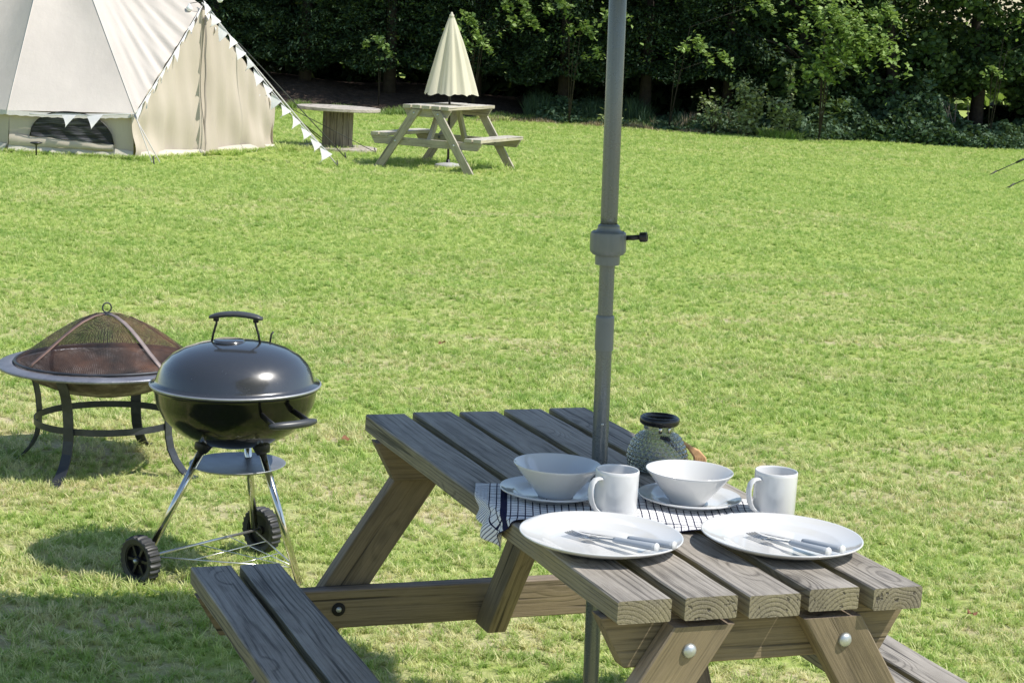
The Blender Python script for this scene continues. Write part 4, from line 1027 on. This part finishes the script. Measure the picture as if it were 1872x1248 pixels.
# ------------------------------------------------------------------ fire pit
def firepit():
    X, Y = -1.409, 6.38; g = gz(X)
    root = empty('fire_pit', (X, Y, g), 'round fire pit bowl with rusty mesh dome on iron legs', 'fire pit'); root.scale = (1.05, 1.05, 1.0)
    zr = .375
    MB().lathe([(.0001, zr - .110), (.08, zr - .107), (.16, zr - .088), (.235, zr - .052), (.280, zr - .018), (.292, zr - .006), (.298, zr - .007), (.285, zr - .023), (.24, zr - .059), (.16, zr - .095), (.08, zr - .114), (.0001, zr - .117)], 72).build('bowl', M['pit_bowl'], root)
    MB().lathe([(.296, zr - .008), (.300, zr + .001), (.315, zr + .002), (.350, zr - .002), (.3535, zr - .005), (.3525, zr - .012), (.348, zr - .012), (.315, zr - .007), (.300, zr - .009), (.296, zr - .008)], 96).build('rim', M['pit_rim'], root)
    # mesh dome
    prof = [(.297, 0), (.289, .013), (.262, .030), (.232, .050), (.200, .073), (.165, .097), (.130, .119), (.095, .137), (.050, .153), (.012, .158)]
    n = 96; v = []; f = []; uv = []; m = len(prof); rg = random.Random(2)
    for j in range(n + 1):
        a = 2 * math.pi * j / n
        for i, (r, z) in enumerate(prof):
            dz = .004 * math.sin(a * 3 + 1) * math.sin(i / (m - 1) * math.pi) + .003 * math.sin(a * 7 + i)
            v.append((r * math.cos(a), r * math.sin(a), zr + .006 + z + (dz if 0 < i < m - 1 else 0))); uv.append((j / n, i / (m - 1)))
    for j in range(n):
        for i in range(m - 1): f.append([j * m + i, (j + 1) * m + i, (j + 1) * m + i + 1, j * m + i + 1])
    dome = pymesh('mesh_dome', v, f, M['rust_mesh'], root, True, uvs=uv)
    MB().tube([(.297 * math.cos(a), .297 * math.sin(a), zr + .007) for a in [2 * math.pi * i / 80 for i in range(80)]], .005, 8, closed=True).build('dome_hoop', M['iron'], dome)
    for a in (-42, 48, 138, 228):
        c, s = math.cos(R(a)), math.sin(R(a))
        MB().strap([(r * c, r * s, zr + .010 + z) for r, z in prof], (-s, c, 0), .016, .002).build('dome_strap', M['grey_strap'] if a == -42 else M['rust_strap'], dome)
    zt = zr + .167
    MB().lathe([(.0001, .004), (.016, .002), (.018, -.003)], 20, (0, 0, zt)).build('dome_cap', M['iron'], dome)
    MB().tube([(.0145 * math.sin(t) * .9, .0145 * math.sin(t) * .45, zt + .021 - .0165 * math.cos(t)) for t in [2 * math.pi * i / 28 for i in range(28)]], .0026, 8, closed=True).build('lifting_ring', M['iron'], dome)
    # band and legs
    n = 72; mb = MB(); v = []; f = []; zb = .172
    for j in range(n):
        a = 2 * math.pi * j / n
        for r, z in ((.236, -.0115), (.239, -.0115), (.239, .0115), (.236, .0115)): v.append((r * math.cos(a), r * math.sin(a), zb + z))
    for j in range(n):
        for k in range(4): f.append([j * 4 + k, ((j + 1) % n) * 4 + k, ((j + 1) % n) * 4 + (k + 1) % 4, j * 4 + (k + 1) % 4])
    autosmooth(pymesh('leg_band', v, f, M['iron'], root, True), 30)
    for a in (-108, -24, 79, 170):
        d = Vector((math.cos(R(a)), math.sin(R(a)), 0)); sd = (-d.y, d.x, 0)
        rz = [(.292, zr - .012), (.276, zr - .040), (.256, zr - .085), (.246, zr - .135), (.242, .19), (.243, .14), (.252, .095), (.272, .055), (.300, .022), (.330, .006), (.350, .004)]
        MB().strap([d * r + Vector((0, 0, z)) for r, z in rz], sd, .036, .005).build('leg', M['iron'], root, smooth=False)
        if a == 79: pass
firepit()

# ------------------------------------------------------------------ cable drum table
def drum():
    X, Y = -2.262, 23.3; g = gz(X)
    root = empty('cable_drum_table', (X, Y, g), 'wooden cable drum used as a round table beside the tent', 'table', None, tilt())
    ht = .535
    def disc(name, R_, z, th, mat):
        MB().lathe([(.0001, z), (R_ - .006, z), (R_, z - .006), (R_, z - th + .006), (R_ - .006, z - th), (.0001, z - th)], 64).build(name, mat, root, smooth=False)
    disc('drum_top', .52, ht, .042, M['drum_top']); disc('drum_base', .50, .045, .045, M['drum_top'])
    n = 14
    for i in range(n):
        a = 2 * math.pi * i / n; d = Vector((math.cos(a), math.sin(a), 0)); w_ = 2 * .178 * math.tan(math.pi / n) - .003
        board('stave', d * (.172 + .004 * math.sin(i * 2.1)) + Vector((0, 0, .046)), d * (.172 + .004 * math.sin(i * 2.1)) + Vector((0, 0, ht - .043)), (-d.y, d.x, 0), w_, .024, M['drum_stave'], root, seed=i)
drum()

# ------------------------------------------------------------------ far parasol (closed)
def far_parasol():
    X, Y = -.800, 21.42; g = gz(X)
    root = empty('closed_parasol', (X, Y, g), 'closed ivory parasol standing through the far picnic table', 'parasol')
    MB().lathe([(.0001, .03), (.0135, .03), (.0135, 1.72), (.0001, 1.725)], 16).build('pole', M['black_plastic'], root)
    MB().lathe([(.0001, .10), (.022, .10), (.024, .06), (.03, .055)], 16).build('pole_socket', M['black_plastic'], root)
    MB().lathe([(.0001, .062), (.05, .06), (.14, .045), (.155, .03), (.155, .0), (.0001, 0)], 32).build('base', simple('grey_concrete', (.40, .40, .39), .9), root)
    # hanging folds: eight ribs let down, cloth pleated between them
    n = 240; m = 22; v = []; f = []
    rg = random.Random(4)
    for i in range(m + 1):
        u = i / m; z = 1.725 - u * .885
        for j in range(n):
            a = 2 * math.pi * j / n
            r = .022 + .262 * u ** .88
            k = math.cos(a * 8); amp = .13 * min(1, u * 3) * (1 - .15 * u)
            r *= 1 + amp * (k * (.75 + .35 * math.sin(a * 3 + 2)) + .35 * math.sin(a * 13 + 1)) + .03 * math.sin(a * 3 + 1) * u + .03 * math.cos(a * 24 + 2) * u * .6
            dz = (-.008 * k - .007 * math.cos(a * 17 + 1)) * u ** 6
            v.append((r * math.cos(a), r * math.sin(a), z + dz))
    for i in range(m):
        for j in range(n): f.append([i * n + j, i * n + (j + 1) % n, (i + 1) * n + (j + 1) % n, (i + 1) * n + j])
    f.append(list(range(n)))
    pymesh('canopy', v, f, M['parasol'], root, True)
    MB().lathe([(.0001, 1.765), (.010, 1.76), (.013, 1.745), (.028, 1.728), (.026, 1.70)], 16).build('finial', M['parasol'], root)
far_parasol()

# ------------------------------------------------------------------ bell tent
APEX = Vector((-5.35, 21.75, 2.87))
EV = {}   # eave corners with absolute height
corner = [(-4.091, 19.863, .622), (-5.42, 19.885, .612), (-6.54, 20.65, .66), (-6.95, 21.97, .69), (-6.35, 23.2, .69), (-5.1, 23.85, .68), (-3.75, 23.55, .67), (-3.0, 22.69, .667)]
PEAK = Vector((-3.60, 21.20, 1.74))
def wall_panel(name, a, b, za, zb, mat, parent, nx=40, nz=10, amp=.02, seed=0, out=0.0, base_drop=.0, freq=1.0, hole=None):
    """canvas wall from eave to ground with soft vertical folds"""
    rg = random.Random(seed); ph = [rg.uniform(0, 6.28) for _ in range(4)]
    A = Vector((a[0], a[1], 0)); B = Vector((b[0], b[1], 0)); d = (B - A); L = d.length; d.normalize(); nn = Vector((d.y, -d.x, 0))
    v = []; f = []
    for j in range(nz + 1):
        t = j / nz
        for i in range(nx + 1):
            u = i / nx; p = A.lerp(B, u); x = u * L
            env = math.sin(math.pi * min(1, max(0, u))) ** .4
            o = amp * (math.sin(x * 9 * freq + ph[0] + t * 2) + .7 * math.sin(x * 19 * freq + ph[1] - t * 1.5) + .35 * math.sin(x * 37 * freq + ph[2])) * (0.35 + .65 * t) * env
            zt = za + (zb - za) * u; z = zt * (1 - t) + (gz(p.x) - .01) * t
            q = p + nn * (o + out * t); v.append((q.x, q.y, z))
    for j in range(nz):
        for i in range(nx):
            k = j * (nx + 1) + i
            f.append([k, k + nx + 1, k + nx + 2, k + 1])
    return pymesh(name, v, f, mat, parent, True)
def tent():
    root = empty('bell_tent', (-4.9, 21.8, gz(-4.9)), 'cream canvas bell tent with peaked doorway at the left', 'tent')
    root_inv = Vector(root.location)
    def fix(o):
        o.location = -root_inv + Vector(o.location); return o
    n = len(corner); P = [Vector(c) for c in corner]
    # roof: sagging panels from the apex to each pair of eave corners
    v = []; f = []
    def panel(a, b, c, N=22, sag=.05, wr=None, seed=0):
        """triangle a (apex) b c with inward sag"""
        base = len(v); nrm = (b - a).cross(c - a).normalized()
        ctr = Vector((-4.9, 21.8, .5))
        if nrm.dot(a - ctr) < 0: nrm = -nrm
        for i in range(N + 1):
            s = i / N
            for j in range(i + 1):
                t = j / i if i else 0; p = a.lerp(b, s).lerp(a.lerp(c, s), t)
                o = -sag * math.sin(math.pi * s) * math.sin(math.pi * t) if i else 0
                if wr: o += wr(s, t)
                v.append(p + nrm * o)
        idx = lambda i, j: base + i * (i + 1) // 2 + j
        for i in range(N):
            for j in range(i + 1):
                f.append([idx(i, j), idx(i + 1, j), idx(i + 1, j + 1)])
                if j < i: f.append([idx(i, j), idx(i + 1, j + 1), idx(i, j + 1)])
    def ext(p):                          # roof edge stands a little beyond the wall
        d = Vector((p.x + 4.9, p.y - 21.8, 0)).normalized(); return p + d * .05 + Vector((0, 0, -.012))
    E = [ext(p) for p in P]
    roof_parts = []
    for i in range(n - 1):
        panel(APEX, E[i], E[i + 1], sag=.045)
    # strained folds beside the doorway: from A up to the peak
    def wr1(s, t): return (.020 * math.sin(t * 46 + s * 6) + .010 * math.sin(t * 83 - s * 9)) * max(0, (s - .45) / .55) * (t * (1.05 - t) * 2.6)
    panel(APEX, E[0], PEAK + Vector((0, 0, .03)), N=60, sag=.04, wr=wr1)
    panel(APEX, PEAK + Vector((0, 0, .03)), E[7], N=30, sag=.04)
    fix(pymesh('roof', v, f, M['roof'], root, True))
    # seams
    for i in (0, 1, 7):
        d = (E[i] - APEX); mid = []
        for k in range(13): mid.append(APEX + d * (k / 12) + Vector((.25, -.55, .3)).normalized() * .004)
        fix(MB().tube(mid, .0035, 6).build('roof_seam', M['seam'] if False else M['valance'], root))
    # valance
    for i in [0, 1]:
        a, b = E[i], E[i + 1]; vv = []; ff = []; N = 40
        for k in range(N + 1):
            p = a.lerp(b, k / N); sg = -.02 * math.sin(math.pi * k / N)
            vv += [p + Vector((0, 0, .004 + sg)), p + Vector((.0, -.012, -.045 + sg + .004 * math.sin(k * 1.9)))]
        for k in range(N): ff.append([2 * k, 2 * k + 1, 2 * k + 3, 2 * k + 2])
        fix(pymesh('valance', vv, ff, M['valance'], root, True))
    # walls
    for i in range(n - 1):
        a, b = corner[i], corner[i + 1]
        fix(wall_panel('wall', b, a, b[2], a[2], M['wall'], root, amp=.010 if i else .007, seed=i, out=.03))
    # door wall: gable of canvas in two halves with folds
    A = P[0]; Cc = P[7]; nn = Vector((Cc.y - A.y, -(Cc.x - A.x), 0)).normalized()
    N = 72; K = 34; v2 = []; f2 = []
    for i in range(N + 1):
        u = -.022 + 1.04 * i / N; p = A.lerp(Cc, u); p.z = 0; um = .46; u = min(1, max(0, u))
        zt = (A.z + (PEAK.z - A.z) * (u / um)) if u < um else (Cc.z + (PEAK.z - Cc.z) * ((1 - u) / (1 - um)))
        zt = min(zt, PEAK.z - .02)
        for k in range(K + 1):
            t = k / K; z = (gz(p.x) - .01) * (1 - t) + zt * t
            fold = .026 * math.sin(u * 34 + (1 - t) * 3.2) * (.3 + .7 * (1 - t)) + .013 * math.sin(u * 71 + 5 * t) + .030 * math.sin((u * 2.2 + t * 1.1) * 7) * (1 - t)
            lean = -.10 * t * (1 - abs(u - um)) ; q = p + nn * (fold + .02 + lean * 0)
            v2.append((q.x, q.y, z))
    for i in range(N):
        for k in range(K):
            a = i * (K + 1) + k; f2.append([a, a + K + 1, a + K + 2, a + 1])
    fix(pymesh('door', v2, f2, M['wall'], root, True))
    # zip line down the middle of the door with its storm flap
    p = A.lerp(Cc, .46); pts = [Vector((p.x, p.y, 0)) + nn * (.045 + .006 * math.sin(k * 1.7)) + Vector((.0, 0, gz(p.x) + .02 + (PEAK.z - .22) * k / 14)) for k in range(15)]
    fix(MB().strap(pts, (Cc - A).normalized(), .028, .008).build('door_zip', M['seam'], root))
    # skirts at the foot
    def skirt(a, b, h, o_, nm='skirt'):
        vv = []; ff = []; N = 30; a = Vector((a[0], a[1], 0)); b = Vector((b[0], b[1], 0)); d = (b - a).normalized(); m_ = Vector((d.y, -d.x, 0))
        for k in range(N + 1):
            q = a.lerp(b, k / N); w1 = .006 * math.sin(k * .9); hh = h + .012 * math.sin(k * .35)
            for (oo, zz) in ((o_ + w1, hh), (o_ + .03 + w1, hh * .5), (o_ + .075 + w1, -.01)): vv.append((q + m_ * oo) + Vector((0, 0, gz(q.x) + zz)))
        for k in range(N):
            for j in range(2): ff.append([3 * k + j, 3 * k + 3 + j, 3 * k + 4 + j, 3 * k + 1 + j])
        fix(pymesh(nm, vv, ff, M['skirt'], root, True))
    skirt(corner[0], corner[7], .075, .03)
    skirt(corner[1], corner[0], .10, .035); skirt(corner[2], corner[1], .10, .035)
    # mesh window in the wall facing us
    B = P[1]; d = (Vector((A.x, A.y, 0)) - Vector((B.x, B.y, 0))); L = d.length; d.normalize(); m_ = Vector((d.y, -d.x, 0)); vv = []; ff = []
    x0, x1 = .23, 1.125; N = 40; KK = 16
    for i in range(N + 1):
        s = i / N; x = x0 + (x1 - x0) * s; h = (max(0, 1 - abs(2 * s - 1) ** 2.3)) ** .5
        zb = .205 - .015 - .045 * s; ztop = zb + (.285 + .03 * s) * h
        for k in range(KK + 1):
            t = k / KK; z = zb + (ztop - zb) * t; q = Vector((B.x, B.y, 0)) + d * x; g_ = gz(q.x)
            wv = .008 * math.sin((s * 22 + t * 9)) * (1 - t) * h
            vv.append(q + m_ * (.028 + .018 + wv) + Vector((0, 0, g_ + z)))
    for i in range(N):
        for k in range(KK):
            a = i * (KK + 1) + k; ff.append([a, a + KK + 1, a + KK + 2, a + 1])
    win = fix(pymesh('window', vv, ff, M['mesh_window'], root, True))
    # dark binding round the arch
    pts = []
    for i in range(N + 1):
        pts.append(Vector(vv[i * (KK + 1) + KK]) + m_ * .004)
    fix(MB().tube(pts, .006, 6).build('window_binding', M['black_plastic'], root))
    # rolled flap below the window
    q0 = Vector((B.x, B.y, 0)) + d * (x0 - .22); q1 = Vector((B.x, B.y, 0)) + d * (x1 + .0)
    vv = []; ff = []
    for k in range(21):
        s = k / 20; q = q0.lerp(q1, s); g_ = gz(q.x); zt_ = .195 - .05 * s + .006 * math.sin(k)
        for (o1, z1) in ((.05, zt_), (.066, zt_ - .03), (.070, zt_ - .07), (.060, .085)): vv.append(q + m_ * (o1 + .004 * math.sin(k * 1.3)) + Vector((0, 0, g_ + z1)))
    for k in range(20):
        for j in range(3): ff.append([4 * k + j, 4 * k + 4 + j, 4 * k + 5 + j, 4 * k + 1 + j])
    fix(pymesh('window_flap', vv, ff, M['wall'], root, True))
    # guy ropes and pegs
    def guy(p, q, r=.006, mat='rope', dbl=.02):
        p = Vector(p); q = Vector(q); mb = MB(); s = (q - p).cross(Vector((0, 0, 1))).normalized() * dbl
        mb.tube([p, q + s * .3], r, 6)
        if dbl: mb.tube([p + s * .3, q - s * 1.1], r, 6)
        g_ = fix(mb.build('guy_rope', M[mat], root))
        dr = (q - p).normalized()
        pg = fix(MB().tube([q - dr * .02 + Vector((0, 0, .05)), q, q + dr * .05 + Vector((0, 0, -.04))], .008, 6).build('peg', M['peg'], root))
    guy(E[0], (-3.77, 19.30, gz(-3.77) + .03), .006, 'rope', .06)
    guy(E[7], (-2.36, 23.6, gz(-2.36) + .02), .006, 'dark_rope', .05)
    guy(E[7] + Vector((0, 0, .02)), (-1.75, 22.95, gz(-1.75) + .02), .005, 'dark_rope', 0)
    guy(PEAK + Vector((0, 0, .06)), (-1.98, 20.55, gz(-1.98) + .01), .008, 'rope', 0)
    guy(PEAK.lerp(Cc, .45) + Vector((.05, 0, .1)), (-2.0, 21.7, gz(-2.0) + .02), .006, 'dark_rope', 0)
    return root, E
tent_root, E = tent()

# bunting
def bunting():
    root = empty('bunting', tuple(PEAK), 'string of white pennants along the tent doorway and guy rope', 'bunting')
    o0 = Vector(root.location); rg = random.Random(9)
    def flag(p, d, sz, swing=0):
        d = Vector(d).normalized(); dn = Vector((0, 0, -1)) + Vector((d.x, d.y, 0)) * swing * .0
        s = sz; out = Vector((rg.uniform(.6, 2.2), -1, 0.3)).normalized(); d = Vector((d.x, d.y, d.z * .8)).normalized()
        v = []; f = []; N = 6; h = sz * rg.uniform(1.0, 1.2); tw = rg.uniform(-.5, .5)
        hd = Vector((d.x, d.y, d.z)); drop = Vector((rg.uniform(-.45, -.05) if swing else rg.uniform(-.1, .2), rg.uniform(-1.0, -.35), -1)).normalized()
        for i in range(N + 1):
            t = i / N; w_ = s * .5 * (1 - t * .97)
            for j in (-1, 0, 1):
                q = p + hd * w_ * j + drop * (h * t) + out * (.018 * math.sin(t * 3 + j + tw * 3) + .02 * t * tw) ; v.append(q - o0)
        for i in range(N):
            for j in range(2): a = 3 * i + j; f.append([a, a + 3, a + 4, a + 1])
        pymesh('pennant', v, f, M['pennant'], root, True)
    def run(pts, k, sz, sag=.04, swing=0, skip=()):
        P_ = [Vector(p) for p in pts]; mb = MB(); path = []
        for a, b in zip(P_[:-1], P_[1:]):
            for i in range(12): u = i / 12; path.append(a.lerp(b, u) + Vector((0, 0, -sag * math.sin(math.pi * u) * (b - a).length * .5)))
        path.append(P_[-1]); mb.tube([q - o0 for q in path], .0055, 5)
        mb.build('string', M['pennant'], root)
        n = len(path) - 1
        for i in range(k):
            if i in skip: continue
            x = (i + .5) / k * n; j = int(x); q = path[j].lerp(path[j + 1], x - j); flag(q, path[j + 1] - path[j], sz * rg.uniform(.85, 1.1), swing)
    out = Vector((.03, -.09, 0))
    run([E[1] + Vector((.25, -.05, -.03)), E[0] + Vector((0, -.06, .0))], 4, .15, .03, 0, (0, 3))
    run([E[0] + out, PEAK + Vector((.02, -.10, .02))], 9, .135, .02)
    peg = Vector((-1.98, 20.55, gz(-1.98) + .04))
    top = PEAK + Vector((.02, -.06, .10))
    run([top, top.lerp(peg, .3) + Vector((0, 0, -.03)), top.lerp(peg, .62) + Vector((-.02, 0, -.06)), peg.lerp(top, .05)], 14, .145, .05, -.30)
    run([PEAK + Vector((.03, -.05, .05)), Vector((-3.25, 22.3, 1.05)), Vector(corner[7]) + Vector((.02, -.08, .02))], 11, .14, .05)
bunting()
# festoon bulbs
root = empty('festoon_bulbs', tuple(PEAK + Vector((.1, -.1, .05))), 'pair of white globe bulbs at the peak of the tent doorway', 'string lights')
for dx, dy, dz in ((.12, 0, .05), (-.22, -.02, -.06)):
    MB().lathe([(.0001, -.035), (.02, -.03), (.034, -.012), (.036, .002), (.028, .024), (.014, .034), (.012, .055), (.0001, .056)], 20, (dx, dy, dz)).build('bulb', M['bulb'], root)
MB().tube([(-.22, -.02, -.005), (-.05, 0, .03), (.12, 0, .105)], .004, 5).build('cable', M['dark_rope'], root)

# small solar lamp by the tent
root = empty('garden_lamp', (-5.0, 19.35, gz(-5)), 'small black mushroom garden lamp stuck in the grass before the window', 'garden lamp')
MB().lathe([(.0001, -.02), (.008, -.02), (.008, .13), (.012, .135)], 10).build('stem', M['lamp'], root)
MB().lathe([(.012, .130), (.022, .138), (.062, .150), (.064, .156), (.05, .164), (.0001, .168)], 24).build('lamp_head', M['lamp'], root)

# guy ropes of a neighbouring tent at the right edge
def side_rope(p, q, label, n=2):
    p = Vector(p); q = Vector(q)
    root = empty('guy_rope', tuple(p), label, 'guy rope', 'guy ropes at the right edge')
    d = q - p; mb = MB()
    mb.tube([(0, 0, 0), d * .22], .007, 6)
    side = Vector((0, 0, 1)) * .035
    mb.tube([d * .22, d * .5 + side, d + side * 1.2], .006, 6); mb.tube([d * .22, d * .5 - side * .2, d - side * .2], .006, 6)
    mb.build('rope', M['dark_rope'], root)
    MB().tube([tuple(-d.normalized() * .03 + Vector((0, 0, -.03))), tuple(d * .06 + Vector((0, 0, .01)))], .011, 6).build('peg', M['peg'], root)
    MB().tube([tuple(d * .19), tuple(d * .26)], .017, 6).build('slider', M['bulb'] if 'nearer' in label else M['dark_rope'], root)
side_rope((6.58, 26.1, gz(6.58)), (8.6, 26.0, gz(8.6) + 1.08), 'dark guy rope leaving the frame on the right, the farther one')
side_rope((6.16, 23.55, gz(6.16)), (8.2, 23.4, gz(8.2) + 1.12), 'dark guy rope with white slider on the right, the nearer one')

# fallen leaves
def fleaf(x, y, s, label, seed):
    rg = random.Random(seed); v = [(0, 0, .012)]; f = []; n = 10
    for i in range(n):
        a = 2 * math.pi * i / n; r = s * (.6 + .4 * abs(math.cos(a * 1.5))) * rg.uniform(.8, 1.1); v.append((r * math.cos(a), r * .8 * math.sin(a), .004 + .018 * rg.random()))
    for i in range(n): f.append([0, 1 + i, 1 + (i + 1) % n])
    o = pymesh('fallen_leaf', v, f, M['brown_leaf'], None, True, loc=(x, y, gz(x) + .022)); o.rotation_mode = 'XYZ'; o.rotation_euler = (.3, .1, seed)
    tag(o, label, 'leaf', 'dry leaves on the lawn')
fleaf(.885, 5.05, .020, 'brown dry leaf on the grass right of the table end', 1)
fleaf(1.335, 5.12, .020, 'brown dry leaf on the grass farther right of the table', 2)
fleaf(1.02, 4.86, .016, 'pale brown dry leaf on the grass above the right bench', 3)

fleaf(-.35, 9.2, .022, 'tan dry leaf on open lawn left of the grey pole', 4)
fleaf(.31, 7.55, .020, 'orange brown dry leaf on the lawn beside the pole joint', 5)
fleaf(-.62, 6.9, .020, 'pale tan dry leaf on the lawn right of the kettle', 6)
